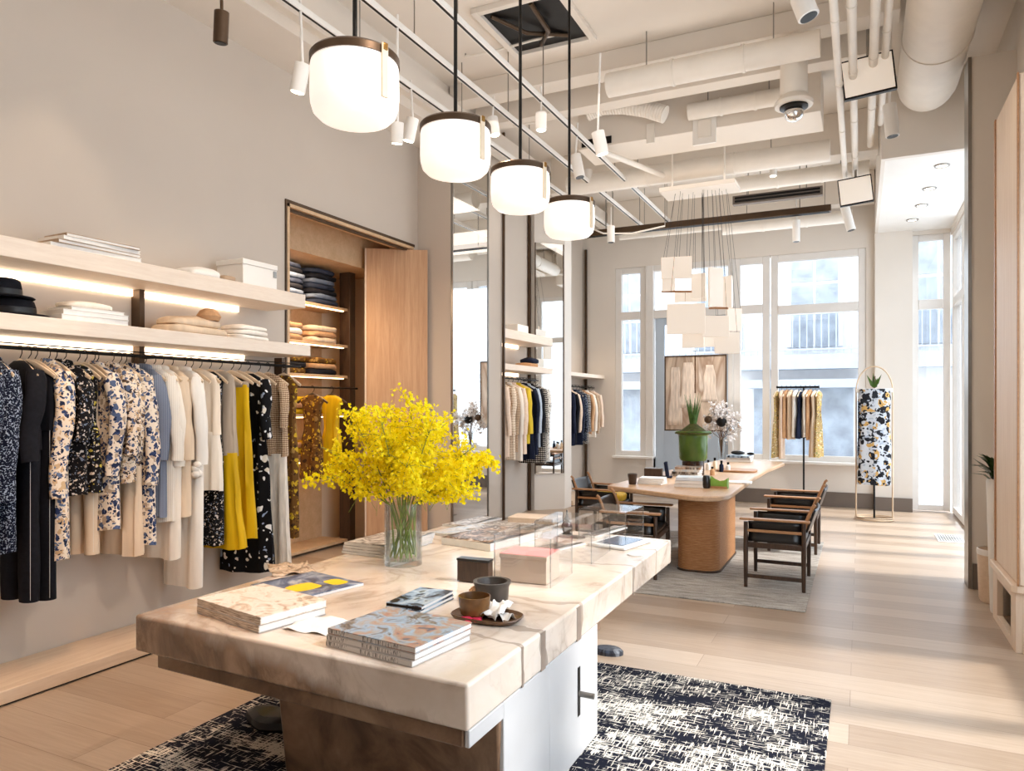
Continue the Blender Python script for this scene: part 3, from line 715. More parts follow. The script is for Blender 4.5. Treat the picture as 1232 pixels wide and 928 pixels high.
def m_spine(name, base, ink):
    k = NT(name, .5); br = k.t.nodes.new('ShaderNodeTexBrick'); k.t.links.new(k.co((1,1,1)), br.inputs['Vector'])
    sp = k.t.nodes.new('ShaderNodeSeparateXYZ'); k.t.links.new(k.co(), sp.inputs[0])
    a = k.noise(k.co((300,1,40)), 1, 2); z = k.noise(k.co((9,1,1), loc=(3,0,0)), 1, 1)
    f = k.math('MULTIPLY', k.math('GREATER_THAN', a, .53), k.math('GREATER_THAN', z, .50))
    k.set('Base Color', k.mix(k.math('MULTIPLY', f, .8), srgb(*base), srgb(*ink))); return k.m
M['spine'] = m_spine('lettered spine', (214,206,198), (84,78,74))
M['cov_tan'] = cover('tan cover', [(150,120,92),(206,180,150)], 5, 1)
M['cov_white'] = cover('white cover', [(226,220,212),(242,238,232)], 5, 2)
bx = at_x(100, 300, -4.25)
yb = 2.84
for i, (h, sx, sy, dz, mt, nm) in enumerate([(.026,.24,.56,0,'cov_white','bottom white'),(.022,.24,.52,.026,'cov_tan','second tan backed'),(.024,.23,.50,.048,'cov_white','third white'),(.02,.22,.46,.072,'cov_tan','top brown backed')]):
    book((-4.24+.008*i, yb+.01*i, 2.501+dz), sx, sy, h, R(random.uniform(-3,3)), M[mt], '%s large book of the stack on the upper left shelf' % nm, 'books on the upper left shelf')
def cloth_pile(c, sx, sy, h, mat, label, group, cat='folded cloth', name='folded_cloth', rz=0, seed=0, dome=.3, layers=1, mat2=None):
    T = Matrix.Translation(Vector(c)) @ Matrix.Rotation(rz, 4, 'Z'); rings = []
    prof = []
    for l in range(layers):
        z0 = h*l/layers; z1 = h*(l+1)/layers
        prof += [(z0+.001, .93), (z0+(z1-z0)*.2, 1.0), (z0+(z1-z0)*.75, 1.0), (z1-.001, .94)]
    prof += [(h*(1+dome*.5), .7), (h*(1+dome), .25)]
    for z, s in prof:
        rg = []
        for k in range(32):
            a = 2*PI*k/32; ca, sa = math.cos(a), math.sin(a)
            x = sx/2*math.copysign(abs(ca)**.45, ca)*s; y = sy/2*math.copysign(abs(sa)**.45, sa)*s
            nz = noise.noise(Vector((x*7+seed, y*7, z*20)))
            rg.append(T @ Vector((x*(1+.06*nz), y*(1+.06*nz), max(0.0005, z*(1+(.25*nz if z > .3*h else 0))))))
        rings.append(rg)
    return tag(MB().loft(rings).build(name, mat, ang=60), label, cat, group)
p = at_x(243, 326, -4.22)
cloth_pile((-4.24, 3.66, 2.501), .22, .26, .045, M['white'], 'crumpled white cloth on the upper left shelf', None, seed=3, dome=.6)
cloth_pile((-4.22, 3.86, 2.501), .18, .13, .035, M['cov_tan'], 'small beige cloth between the white cloth and white box', None, seed=8)
bx_ = thing('storage_box', 'white storage box with lid at the doorway end of the upper shelf', 'box', (-4.30, 4.18, 2.501))
MB().box(-4.44, 4.01, 2.501, -4.17, 4.36, 2.66).build('box_body', M['white'], bx_, bevel=.004)
MB().box(-4.445, 4.005, 2.66, -4.165, 4.365, 2.70).build('lid', M['white'], bx_, bevel=.004)
MB().box(-4.170, 4.32, 2.60, -4.164, 4.35, 2.65).build('label_tab', M['steel'], bx_)
def hat(c, label, r=.17, hc=.10):
    h = thing('felt_hat', label, 'hat', c, 0, 'black felt hats on the shelf')
    MB().lathe(c, [(.001,.012),(r*.55,.012),(r*.95,.0),(r,.006),(r*.95,.012),(r*.6,.02),(r*.6,.02)], 32).build('brim', M['felt'], h)
    MB().lathe(c, [(r*.6,.018),(r*.6,.06),(r*.55,hc*.9),(r*.45,hc),(r*.2,hc*.94),(.002,hc*.9)], 32).build('crown', M['felt'], h)
    MB().lathe(c, [(r*.612,.02),(r*.612,.05),(r*.60,.052),(r*.60,.02)], 32, False).build('band', M['denim_b'], h)
M['felt'] = fabric('black felt', (22,22,28), .95, .2); M['denim_b'] = plain('grosgrain band', (10,10,14), .5)
hat((-4.29, 2.44, 2.091), 'black felt hat lying lowest at the left end of the lower shelf', .19, .10)
hat((-4.30, 2.39, 2.19), 'black felt hat stacked on top of the other black hat', .16, .11)
y0 = 3.0
for i, (h, sx, sy, dz, nm) in enumerate([(.034,.24,.42,0,'bottom'),(.030,.24,.40,.034,'middle'),(.02,.22,.34,.064,'top')]):
    book((-4.25, 2.83+.01*i, 2.091+dz), sx, sy, h, R(random.uniform(-3,3)), M['cov_white'], '%s white book of the pile on the lower left shelf' % nm, 'white books on the lower left shelf')
cloth_pile((-4.25, 2.83, 2.176), .2, .28, .03, G['cream'], 'cream cloth lying on the white books of the lower shelf', None, seed=5, dome=.5)
cloth_pile((-4.25, 3.61, 2.091), .27, .50, .05, G['beige'], 'lower beige sweater of the folded pile on the lower shelf', 'folded beige sweaters', 'sweater', 'folded_sweater', seed=9)
cloth_pile((-4.26, 3.60, 2.146), .24, .42, .05, G['beige'], 'upper beige sweater of the folded pile on the lower shelf', 'folded beige sweaters', 'sweater', 'folded_sweater', seed=19, dome=.5)
tag(MB().lathe((-4.2, 3.72, 2.20), [(.002,0),(.07,.0),(.085,.03),(.06,.07),(.03,.085),(.002,.088)], 24).build('knit_cap', G['tan']), 'small tan knit cap on the folded beige sweaters', 'hat')
for i in range(3): cloth_pile((-4.24, 4.09, 2.091+.036*i), .24, .34-.02*i, .030, G['white'], '%s folded white shirt of the pile near the doorway' % ('bottom','middle','top')[i], 'folded white shirts', 'shirt', 'folded_shirt', seed=30+i, dome=.15 if i<2 else .5)
# second bay shelf items
tag(MB().box(-4.45, 8.9, 2.581, -4.2, 9.25, 2.70).build('storage_box', M['white'], bevel=.004), 'small white box on the upper shelf of the second bay', 'box')
cloth_pile((-4.27, 9.35, 2.131), .26, .34, .05, G['tan'], 'folded tan sweater on the lower shelf of the second bay', None, 'sweater', 'folded_sweater', seed=41)
cloth_pile((-4.25, 9.40, 2.19), .22, .26, .05, G['navy'], 'folded navy sweater on top of the tan one in the second bay', None, 'sweater', 'folded_sweater', seed=42, dome=.6)
# ---------------------------------------------------------------- closet contents
cs = thing('closet_shelving', 'oak shelving with dark end post inside the walk-in closet', 'shelving', (-5.5, 5.7, 0))
for z in (.06, 1.02, 1.50, 1.93, 2.28, 2.70): 
    s_ = MB().box(-5.69, 4.63, z-.03, -5.30, 6.66, z).build('shelf', M['closet'], cs, bevel=.002)
    if z > .9: MB().box(-5.34, 4.7, z-.04, -5.31, 6.6, z-.031).build('led_strip', M['ledc'], s_, smooth=False)
MB().box(-5.42, 6.66, 0, -5.27, 6.76, 3.12).build('end_post', M['darkwood'], cs, bevel=.003)
MB().box(-5.69, 4.63, 0, -5.68, 6.66, 3.12).build('back_panel', M['closet'], cs, smooth=False)
G['jean1'] = fabric('dark denim fold', (44,50,66), .9, .3, 12); G['jean2'] = fabric('mid denim fold', (96,106,124), .9, .25, 12); G['jean3'] = fabric('black denim fold', (26,26,32), .9, .3, 12)
k = 0
for y in (5.75, 6.30):
    z = 2.702
    for j in range(7):
        cloth_pile((-5.47+random.uniform(-.02,.02), y+random.uniform(-.02,.02), z), .34, .44, .05, G[('jean1','jean2','jean3','jean1','jean2','jean3','jean1')[j]], '%s folded %s jeans in the %s pile on the top closet shelf' % (('lowest','second lowest','third lowest','middle','third highest','second highest','topmost')[j], ('dark blue','mid blue','black','dark blue','mid blue','black','dark blue')[j], 'left' if y < 6 else 'right'), 'folded jeans in the closet', 'jeans', 'folded_jeans', seed=60+k, dome=.06); k += 1; z += .056
for y, zz, mats in ((5.75, 2.282, ('tan','cream','tan')), (6.30, 2.282, ('beige','tan','beige')), (5.8, 1.932, ('brownfl','jean3','brownfl')), (6.30, 1.932, ('jean3','tan','brownfl')), (6.3, 1.502, ('yellow','jean3','yellow')), (5.8, 1.502, ('yellow','tan','yellow')), (6.28, 1.022, ('yellow','yellow','yellow')), (5.8, 1.022, ('tan','yellow','tan'))):
    for j in range(3):
        nm = {'tan':'tan','cream':'cream','beige':'beige','brownfl':'brown patterned','jean3':'black','yellow':'mustard yellow'}[mats[j]]
        lv = {2.282:'second',1.932:'third',1.502:'fourth',1.022:'lowest'}[zz]
        cloth_pile((-5.47, y, zz+.062*j), .34, .44, .056, G[mats[j]], '%s folded %s sweater of the %s pile on the %s closet shelf' % (('bottom','middle','top')[j], nm, 'left' if y < 6 else 'right', lv), 'folded sweaters in the closet', 'sweater', 'folded_sweater', seed=80+k, dome=.1); k += 1
cr = thing('clothes_rail', 'short black rail inside the closet doorway carrying yellow clothes', 'clothes rail', (-5.12, 6.2, 1.75))
MB().tube([(-5.12, 5.3, 1.78), (-5.12, 6.60, 1.78), (-5.28, 6.69, 1.78)], .011, 8).build('bar', M['black'], cr)
for i, (y, mt, nm) in enumerate(((5.86,'brownfl','brown floral'),(6.16,'yellow','mustard yellow'))):
    garment('dress', '%s dress number %s hanging in the closet' % (nm, ('one','two','three','four')[i]) if 0 else '%s dress hanging inside the closet' % nm, 'dresses in the closet', y=y, x=-5.12, zr=1.78, L=.95, mat=G[mt], rz=R(4), seed=300+i, w=.11, fl=.02, hmat=M['darkwood'], hgroup='dark closet hangers')
# ================================================================ ALABASTER TABLE
TZ = .70
tb = thing('alabaster_table', 'massive veined alabaster table in the foreground on the navy rug', 'table', (-1.97, 3.4, 0.012))
slab = MB().add([(-2.80,2.09,TZ-.155),(-1.135,2.03,TZ-.155),(-1.135,4.80,TZ-.155),(-2.80,4.90,TZ-.155),(-2.80,2.09,TZ),(-1.135,2.03,TZ),(-1.135,4.80,TZ),(-2.80,4.90,TZ)],
    [(0,3,2,1),(4,5,6,7),(0,1,5,4),(1,2,6,5),(2,3,7,6),(3,0,4,7)])
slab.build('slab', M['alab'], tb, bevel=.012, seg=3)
lo = [(-2.68,2.105),(-1.16,2.042),(-1.16,3.42),(-1.5,3.9),(-1.5,4.7),(-2.66,4.8)]
MB().prism(lo, TZ-.215, TZ-.156).build('lower_slab', M['brown'], tb, bevel=.006)
# rough hewn stone corner under the left end
rg = []
for i, (z, s) in enumerate(((TZ-.215,1),(TZ-.235,.86),(TZ-.27,.62),(TZ-.285,.3))):
    rg.append([Vector((-2.40+ .27*s*math.cos(a)*(1+.25*noise.noise(Vector((math.cos(a)*2,math.sin(a)*2,i)))) + .05*i, 2.34+.14*s*math.sin(a)*(1+.3*noise.noise(Vector((math.cos(a)*3,math.sin(a)*3,i+5)))), z)) for a in [2*PI*k/18 for k in range(18)]])
MB().loft(rg).build('rough_edge', M['brown'], tb, smooth=False)
base = MB().add([(-2.23,2.38,.012),(-1.16,2.32,.012),(-1.16,3.30,.012),(-2.1,3.34,.012),(-2.27,2.36,TZ-.215),(-1.15,2.28,TZ-.215),(-1.15,3.32,TZ-.215),(-2.14,3.36,TZ-.215)],
    [(0,3,2,1),(4,5,6,7),(0,1,5,4),(1,2,6,5),(2,3,7,6),(3,0,4,7)])
base.build('pedestal', M['brown'], tb, bevel=.012)
M['pale'] = plain('pale alabaster cladding', (202,200,199), .35, var=.06, scale=2.5)
MB().box(-1.158, 2.048, TZ-.215, -1.139, 2.299, TZ-.157).box(-1.158, 2.30, .012, -1.139, 2.72, TZ-.157).box(-1.158, 2.722, .012, -1.141, 3.32, TZ-.157).build('side_cladding', M['pale'], tb, bevel=.004)
MB().box(-2.4, 4.0, .003, -1.75, 4.6, TZ-.216).build('rear_pedestal', M['brown'], tb, bevel=.01)
# steel pin in its slot and darker joint bands on the long side
MB().tube([(-1.16,3.06,.30),(-1.07,3.07,.295)], .013, 12).build('steel_pin', M['steel'], tb)
MB().box(-1.1395, 3.045, .20, -1.1385, 3.075, .42).build('slot', M['black'], tb, smooth=False)
M['joint'] = plain('grey brown stone joint', (150,132,118), .4, var=.2, scale=9)
for y0_, y1_ in ((2.44,2.455),(2.62,2.665),(3.02,3.075),(3.9,3.915)):
    MB().box(-1.137, y0_, TZ-.155, -1.1335, y1_, TZ-.004).build('stone_joint', M['joint'], tb, smooth=False)
tag(MB().box(-2.95, .6, 0.0005, -.14, 4.25, .012).build('woven_rug', M['rug'], bevel=.004), 'navy and cream hand-woven rug under the alabaster table', 'rug')
tag(MB().box(-2.9, 5.98, .0005, -.38, 9.1, .011).build('faded_rug', M['rug2'], bevel=.004), 'faded grey rug under the oak desk', 'rug')
st = MB().loft([[Vector((-2.62+.16*s*math.cos(a)*1.1, 2.72+.085*s*math.sin(a)*(1+.2*math.sin(3*a)), z)) for a in [2*PI*k/20 for k in range(20)]] for z, s in ((.0125,.9),(.03,1),(.06,.95),(.08,.7))])
tag(st.build('stone_block', M['leather']), 'dark flat stone block on the rug under the table', 'stone')
ov = at_z(732, 786, 0)
tag(MB().lathe((ov.x, ov.y, .0005), [(.02,0),(.085,0),(.085,.02),(.07,.034),(.03,.036),(.001,.036)], 28, sx=1.15, sy=.8).build('floor_stone', cover('dark blue agate', [(24,26,34),(70,78,92),(30,32,40),(120,124,130)], 14, 3)), 'dark oval polished stone on the floor at the rug edge', 'stone')

# ---------------------------------------------------------------- things on the table
def pxq(A, B, Cc, z=TZ):
    a, b, c = at_z(*A, z), at_z(*B, z), at_z(*Cc, z)
    rz = math.atan2((a-b).y, (a-b).x); sx = (a-b).length; sy = (c-a).length
    ctr = b + Vector((math.cos(rz), math.sin(rz), 0))*sx/2 + Vector((-math.sin(rz), math.cos(rz), 0))*sy/2
    return ctr, sx, sy, rz
c, sx, sy, rz = pxq((497,804), (392,778), (556,769)); print('stack', sx, sy)
M['covA'] = cover('art book cover', [(58,54,56),(128,116,108),(150,172,192),(166,150,138),(176,130,112),(92,100,116)], 9, 4)
M['covG'] = cover('grey book cover', [(170,160,152),(200,192,186)], 5, 5)
for i, nm in enumerate(('bottom','middle','top')):
    book((c.x+.003*i, c.y+.002*i, TZ+.001+.023*i), sx, sy, .022, rz+R((-.8,.6,0)[i]), M['covA'] if i == 2 else M['covG'], '%s book of the stack of three at the near edge of the table' % nm + (', painted cover' if i == 2 else ''), 'books at the near edge of the table', spine=M['spine'])
c, sx, sy, rz = pxq((311,763), (237,738), (388,739)); print('stack2', sx, sy)
M['covS'] = cover('sketch cover', [(186,150,120),(232,218,202),(240,230,218),(214,190,164),(150,126,108)], 11, 6)
M['pagey'] = stripes('page edges', (212,194,174), (150,130,112), 500, .3)
M['pageedge'] = NT('uneven page edges', .8).m
def m_pg():
    k = NT('thumbed page edges', .85); nz = k.noise(k.co((14,14,260)), 1.2, 3)
    k.set('Base Color', k.ramp(nz, [(.35, srgb(150,130,112)), (.6, srgb(222,206,188))])); return k.m
M['pagey'] = m_pg()
for i, nm in enumerate(('lower','upper')):
    book((c.x+.004*i, c.y, TZ+.001+.033*i), sx, sy, .032, rz+R((0,.7)[i]), M['covS'] if i else M['covG'], '%s thick cream magazine of the pair at the left end of the table' % nm, 'thick magazines at the left end of the table', 'magazine', 'thick_magazine', spine=M['pagey'])
def flat_mag(A, B, Cc, h, mat, label, group='magazines lying on the alabaster table', z=TZ+.001, name='magazine', cat='magazine', curl=.004, seed=0):
    """slim magazine with a slightly lifting cover"""
    c, sx, sy, rz = pxq(A, B, Cc)
    T = Matrix.Translation(Vector((c.x, c.y, z))) @ Matrix.Rotation(rz, 4, 'Z')
    o = thing(name, label, cat, (c.x, c.y, z), rz, group)
    pg = MB().box(-sx/2,-sy/2,0,sx/2,sy/2,h); pg.v = [tuple(T @ Vector(v)) for v in pg.v]; pg.build('pages', M['paper'], o, bevel=.0008)
    g = MB().grid(lambda u, v: T @ Vector(((u-.5)*sx, (v-.5)*sy, h+.0006+curl*max(0, u-.55)**2*8*(.6+.4*math.sin(v*4+seed)))), 14, 8)
    g.build('cover', mat, o, solid=.0008)
    return o, T, sx, sy, h
o, T, sx, sy, h = flat_mag((362,724), (301,707), (450,709), .012, cover('blue grey cover', [(40,48,70),(84,96,124),(150,160,176),(214,206,198)], 8, 8), 'open magazine with dark blue and bright yellow print behind the thick magazines', curl=0)
M['yel'] = plain('yellow print', (246,206,24), .4, var=.03)
for (u0, v0, ru, rv, an) in ((.60,.36,.17,.34,.2),(.70,.80,.15,.20,.1)):
    pts = [Vector(((u0-.5)*sx + ru*sx*math.cos(a)*1.0, (v0-.5)*sy + rv*sy*math.sin(a)*(.8+.2*math.cos(2*a)), h+.0018)) for a in [2*PI*k/24 for k in range(24)]]
    MB().add([T @ p for p in pts], [tuple(range(24))]).build('yellow_print', M['yel'], o, smooth=False)
M['covD'] = cover('dark floral cover', [(18,20,26),(30,36,50),(150,176,200),(196,210,220),(40,52,40)], 10, 9)
c, sx, sy, rz = pxq((505,741), (464,735), (537,720))
for i, nm in enumerate(('lower','upper')): book((c.x, c.y, TZ+.001+.019*i), sx, sy, .018, rz+R(2*i), M['covD'], '%s of two small black books with blue flowers mid table' % nm, 'small black floral books', spine=M['black'])
# crumpled papers
def sheet(A, B, Cc, mat, label, amp=.012, seed=0, name='paper_sheet', cat='paper', n=16, z=TZ+.002):
    c, sx, sy, rz = pxq(A, B, Cc); T = Matrix.Translation(Vector((c.x, c.y, z))) @ Matrix.Rotation(rz, 4, 'Z')
    def f(u, v):
        w = noise.noise(Vector((u*3.2+seed, v*3.2, seed))); e = 1+.10*noise.noise(Vector((u*5, v*5, seed+3)))
        return T @ Vector(((u-.5)*sx*e, (v-.5)*sy*e, max(0, amp*(w+.25)*1.6)))
    return tag(MB().grid(f, n, n).build(name, mat, solid=.0012, ang=60), label, cat)
sheet((380,690), (328,695), (408,677), cover('bark print', [(64,46,34),(150,124,100),(212,190,166),(90,68,52)], 16, 10), 'brown bark-patterned crumpled sheet at the left edge of the table', .014, 2)
sheet((392,766), (338,758), (420,748), M['paper'], 'torn white paper scrap with lifted edge between the two book stacks', .008, 4)
sheet((622,748), (596,752), (640,728), M['paper'], 'crumpled white tissue paper beside the brown bowl', .03, 6, 'tissue_paper')
sheet((600,750), (578,748), (612,732), M['paper'], 'white tissue paper on the wooden tray', .02, 9, 'tissue_paper', z=TZ+.02)
# tray, bowls, petals
tc = at_z(586, 745, TZ)
pl = MB()
M['walnut'] = wood('walnut tray', (82,58,40), (126,92,64), (3,14,14), .4, 5)
prof = [(.02,.004),(.8,.004),(.93,.010),(1.0,.022),(.985,.026),(.9,.014),(.6,.009),(.02,.009)]
pl.loft([[Vector((tc.x+.155*s*math.copysign(abs(math.cos(a))**.7, math.cos(a)), tc.y+.10*s*math.copysign(abs(math.sin(a))**.7, math.sin(a)), TZ-.003+z)) for a in [2*PI*k/32 for k in range(32)]] for s, z in prof])
tag(pl.build('wooden_tray', M['walnut']), 'shallow walnut tray under the brown bowl', 'tray')
bc = at_z(571, 741, TZ+.007)
tag(MB().lathe((bc.x, bc.y, TZ+.0075), [(.001,0),(.045,0),(.06,.012),(.066,.05),(.069,.085),(.063,.086),(.058,.05),(.05,.018),(.001,.014)], 32).build('brown_bowl', plain('brown glazed stoneware', (110,74,38), .25, var=.35, scale=14)), 'round brown glazed bowl on the walnut tray', 'bowl')
gc = at_z(592, 724, TZ)
tag(MB().lathe((gc.x, gc.y, TZ+.001), [(.001,0),(.065,0),(.074,.012),(.078,.07),(.086,.085),(.086,.095),(.07,.094),(.062,.06),(.05,.02),(.001,.016)], 32).build('grey_pot', plain('charcoal stoneware', (66,58,52), .4, var=.4, scale=12)), 'charcoal stoneware pot behind the brown bowl', 'pot')
sc = at_z(573, 724, TZ)
sd = MB(); 
for i in range(9):
    for k in range(9):
        a = 2*PI*(k+.5*(i%2))/9; t = PI*(i+.6)/9.6
        sd.ball((sc.x+.03*math.sin(t)*math.cos(a), sc.y+.03*math.sin(t)*math.sin(a), TZ+.034-.031*math.cos(t)), .010, 1, 1, .8, 6, 4)
tag(sd.build('seed_head', G['tan']), 'small brown seed head between the brown bowl and charcoal pot', 'seed head')
pm = MB()
for i in range(12):
    a = random.uniform(-.7, .6); q = at_z(566+a*18, 746+random.uniform(-3,3), TZ+.012); pm.ball((q.x, q.y, TZ+.012+random.uniform(0,.008)), .017, 1, .6, .25, 8, 4)
tag(pm.build('petals', plain('crimson petals', (214,44,80), .5), ang=60), 'scattering of crimson petals at the front of the walnut tray', 'petals', None, 'stuff')
cd = at_z(568, 702, TZ)
cb = thing('dark_box', 'small dark stained upright box in front of the pink lidded box', 'box', (cd.x, cd.y, TZ))
MB().rbox((cd.x, cd.y+.03, TZ+.056), (.175,.055,.105), R(4)).build('box_body', M['darkwood'], cb, bevel=.003)
MB().rbox((cd.x, cd.y+.03, TZ+.114), (.18,.06,.012), R(4)).build('lid', M['leather'], cb, bevel=.002)
pb = at_z(628, 702, TZ); rzp = R(3)
bx_ = thing('gift_box', 'pale beige box with pink lid inside the near acrylic case', 'box', (pb.x, pb.y+.1, TZ))
M['pink'] = plain('salmon pink paper', (226,150,146), .7, var=.03); M['bgbox'] = plain('beige card', (206,184,164), .7, var=.03)
MB().rbox((pb.x, pb.y+.10, TZ+.062), (.25,.20,.118), rzp).build('box_body', M['bgbox'], bx_, bevel=.003)
MB().rbox((pb.x, pb.y+.10, TZ+.131), (.258,.208,.02), rzp).build('lid_rim', M['bgbox'], bx_, bevel=.002)
MB().rbox((pb.x, pb.y+.10, TZ+.1425), (.254,.204,.003), rzp).build('lid_top', M['pink'], bx_, bevel=.001)
M['acedge'] = glassy('acrylic edge glint', (236,240,242), .5)
def acrylic(cx, cy, sx, sy, h, label, rz=R(3)):
    t = thing('acrylic_case', label, 'display case', (cx, cy, TZ), rz, 'clear acrylic cases on the alabaster table')
    u, v = Vector((math.cos(rz), math.sin(rz), 0)), Vector((-math.sin(rz), math.cos(rz), 0)); c0 = Vector((cx, cy, 0))
    for d_, w_, n_ in ((u, sx, sy), (v, sy, sx)):
        for s_ in (-1, 1):
            e = v if d_ is u else u
            MB().rbox(c0+d_*s_*w_/2+Vector((0,0,TZ+.001+h/2)), (.004, n_, h) if d_ is u else (n_, .004, h), rz).build('side_panel', M['acrylic'], t, smooth=False)
    for i_ in (-1,1):
        for j_ in (-1,1): MB().rbox(c0+u*i_*sx/2+v*j_*sy/2+Vector((0,0,TZ+.001+h/2)), (.005,.005,h), rz).build('edge', M['acedge'], t, smooth=False)  # bars added to imitate the bright glint of clear edges
    MB().rbox(c0+Vector((0,0,TZ+h+.003)), (sx+.004, sy+.004, .004), rz).build('top_panel', M['acrylic'], t, smooth=False)
acrylic(pb.x+.01, pb.y+.13, .30, .34, .24, 'clear acrylic case over the pink lidded box')
q = at_z(690, 668, TZ); acrylic(q.x, q.y, .34, .40, .22, 'clear acrylic case over the dark tassel ornament')
q2 = at_z(682, 646, TZ)
tas = thing('tassel_ornament', 'dark finial-shaped ornament on a small disc inside the acrylic case', 'ornament', (q2.x, q2.y, TZ))
MB().lathe((q2.x, q2.y, TZ+.01), [(.001,0),(.03,.0),(.034,.012),(.022,.02),(.036,.04),(.04,.06),(.03,.085),(.014,.10),(.018,.115),(.009,.13),(.004,.17),(.001,.175)], 20).build('finial', M['leather'], tas)
MB().lathe((q2.x+.03, q2.y, TZ+.001), [(.001,0),(.085,0),(.085,.006),(.001,.008)], 28, sx=1.2, sy=.6).build('disc', M['darkwood'], tas)
q3 = at_z(746, 655, TZ)
tab = thing('tablet', 'white framed tablet with dark blue screen lying near the far right table corner', 'tablet', (q3.x, q3.y, TZ))
MB().rbox((q3.x, q3.y, TZ+.011), (.27,.36,.02), R(-12)).build('frame', M['white'], tab, bevel=.008)
MB().rbox((q3.x, q3.y+.0, TZ+.0222), (.19,.27,.003), R(-12)).build('screen', plain('dark blue screen', (60,82,112), .08), tab)
q4 = at_z(738, 648, TZ); acrylic(q4.x-.02, q4.y+.02, .33, .34, .2, 'clear acrylic stand around the white tablet', R(-4))
q5 = at_z(764, 668, TZ); tag(MB().lathe((q5.x, q5.y, TZ+.0005), [(.001,0),(.045,0),(.047,.004),(.044,.007),(.001,.007)], 28).build('coaster', M['white']), 'small white round coaster near the far right table corner', 'coaster')
# magazines spread over the far end
covs = [cover('magazine print %d' % i, cl, 9+i, 20+i) for i, cl in enumerate([[(30,28,30),(220,212,204),(120,104,90),(236,232,226)],[(230,222,212),(60,54,50),(200,180,160)],[(150,180,206),(226,222,216),(90,96,104)],[(236,228,220),(180,150,128),(60,54,52),(222,214,206)]])]
FM = [((590,664),(531,655),(600,644),.045,3,'thick beige and white magazine stack at the far end of the table'),
 ((548,648),(516,643),(575,634),.014,2,'magazine with a pale blue cover right of the flower vase'),
 ((600,645),(560,640),(622,629),.016,0,'black and white magazine at the far end of the table'),
 ((648,640),(610,636),(660,626),.014,1,'magazine with a dark portrait print behind the acrylic case'),
 ((556,636),(532,633),(590,624),.012,0,'dark printed magazine nearest the far table edge'),
 ((716,648),(700,646),(722,634),.012,1,'cream magazine inside the right acrylic cases'),
 ((655,668),(632,664),(664,652),.010,3,'cream leaflet behind the pink lidded box')]
for i, (A, B, Cc, h, k, lb) in enumerate(FM):
    flat_mag(A, B, Cc, h, covs[k], lb, curl=.012, seed=i)
c, sx, sy, rz = pxq((462,672), (411,666), (466,652))
for i, nm in enumerate(('lowest','second','third','topmost')):
    flat_mag((462+i,672), (411+i,666), (466,652), .015, covs[(1,3,1,0)[i]], '%s magazine of the curling pile left of the flower vase' % nm, z=TZ+.001+.017*i, curl=.010, seed=i)
q = at_z(636, 633, TZ)
wt = thing('wooden_riser', 'flat pale wooden riser block at the far edge of the alabaster table', 'riser', (q.x, q.y+.1, TZ))
MB().rbox((q.x, q.y+.12, TZ+.026), (.36,.22,.05), R(5)).build('block', M['plinth'], wt, bevel=.003)
MB().rbox((q.x, q.y+.12, TZ+.0535), (.362,.222,.005), R(5)).build('top_board', M['panel'], wt, bevel=.001)

# ---------------------------------------------------------------- vase and flowers
v0 = at_z(479, 681, TZ); VX, VY = v0.x, v0.y+.05
VR, VH = .105, .345
vs = thing('glass_vase', 'clear glass cylinder vase of yellow blossom on the alabaster table', 'vase', (VX, VY, TZ))
M['vglass'] = glassy('vase glass', (250,252,252), .10)
MB().lathe((VX, VY, TZ+.0005), [(.001,0),(VR,0),(VR,.02),(VR,VH)], 36, False).build('outer_wall', M['vglass'], vs)
MB().lathe((VX, VY, TZ+.0005), [(.001,.028),(VR-.008,.028),(VR-.007,VH),(VR,VH+.002)], 36, False).build('inner_wall', M['vglass'], vs)
MB().lathe((VX, VY, TZ+.001), [(.001,.03),(VR-.01,.03),(VR-.01,.17),(.001,.17)], 32, False).build('water', glassy('water', (246,250,248), .05), vs)
M['stem'] = plain('green stems', (128,144,62), .6, var=.3, scale=20)
M['bloss'] = plain('bright yellow petals', (250,238,8), .55, var=.06, scale=30)
M['bloss2'] = plain('deep yellow petals', (246,226,6), .55, var=.06, scale=30)
for k_ in ('bloss','bloss2'):   # petals let light through
    t_ = M[k_].node_tree; pb_n = t_.nodes['Principled BSDF']; tl = t_.nodes.new('ShaderNodeBsdfTranslucent'); mx_ = t_.nodes.new('ShaderNodeMixShader')
    mx_.inputs[0].default_value = .45; tl.inputs['Color'].default_value = srgb(252,236,14)
    t_.links.new(pb_n.outputs[0], mx_.inputs[1]); t_.links.new(tl.outputs[0], mx_.inputs[2]); t_.links.new(mx_.outputs[0], t_.nodes['Material Output'].inputs[0])
rnd = random.Random(4)
def blossom(mb, p, r):
    # five cupped petals around a short centre
    n = Vector((rnd.uniform(-1,1), rnd.uniform(-1,1), rnd.uniform(-.6,1))).normalized()
    a = n.orthogonal().normalized(); b = n.cross(a)
    for k in range(5):
        t = 2*PI*k/5+rnd.uniform(-.2,.2); d = a*math.cos(t)+b*math.sin(t); e = n.cross(d)
        mb.add([p, p+d*r*.55+e*r*.42+n*r*.25, p+d*r+n*r*.45, p+d*r*.55-e*r*.42+n*r*.25], [(0,1,2,3)])
NB = 18
tips = []
# crown of the bunch, measured from the photograph: about 1 m wide, 0.7 m tall
for i in range(NB):
    if i < 14:
        az = 2*PI*i/14+.3; rr = (.30,.44)[i%2]; zz = (.80,.62)[i%2]+rnd.uniform(-.06,.06)
        tips.append(Vector((VX+rr*1.05*math.cos(az), VY+rr*.8*math.sin(az), TZ+zz)))
for t in ((.05,.02,.93),(-.12,.05,.88),(.18,-.08,.84),(.02,-.16,.72)): tips.append(Vector((VX+t[0], VY+t[1], TZ+t[2])))
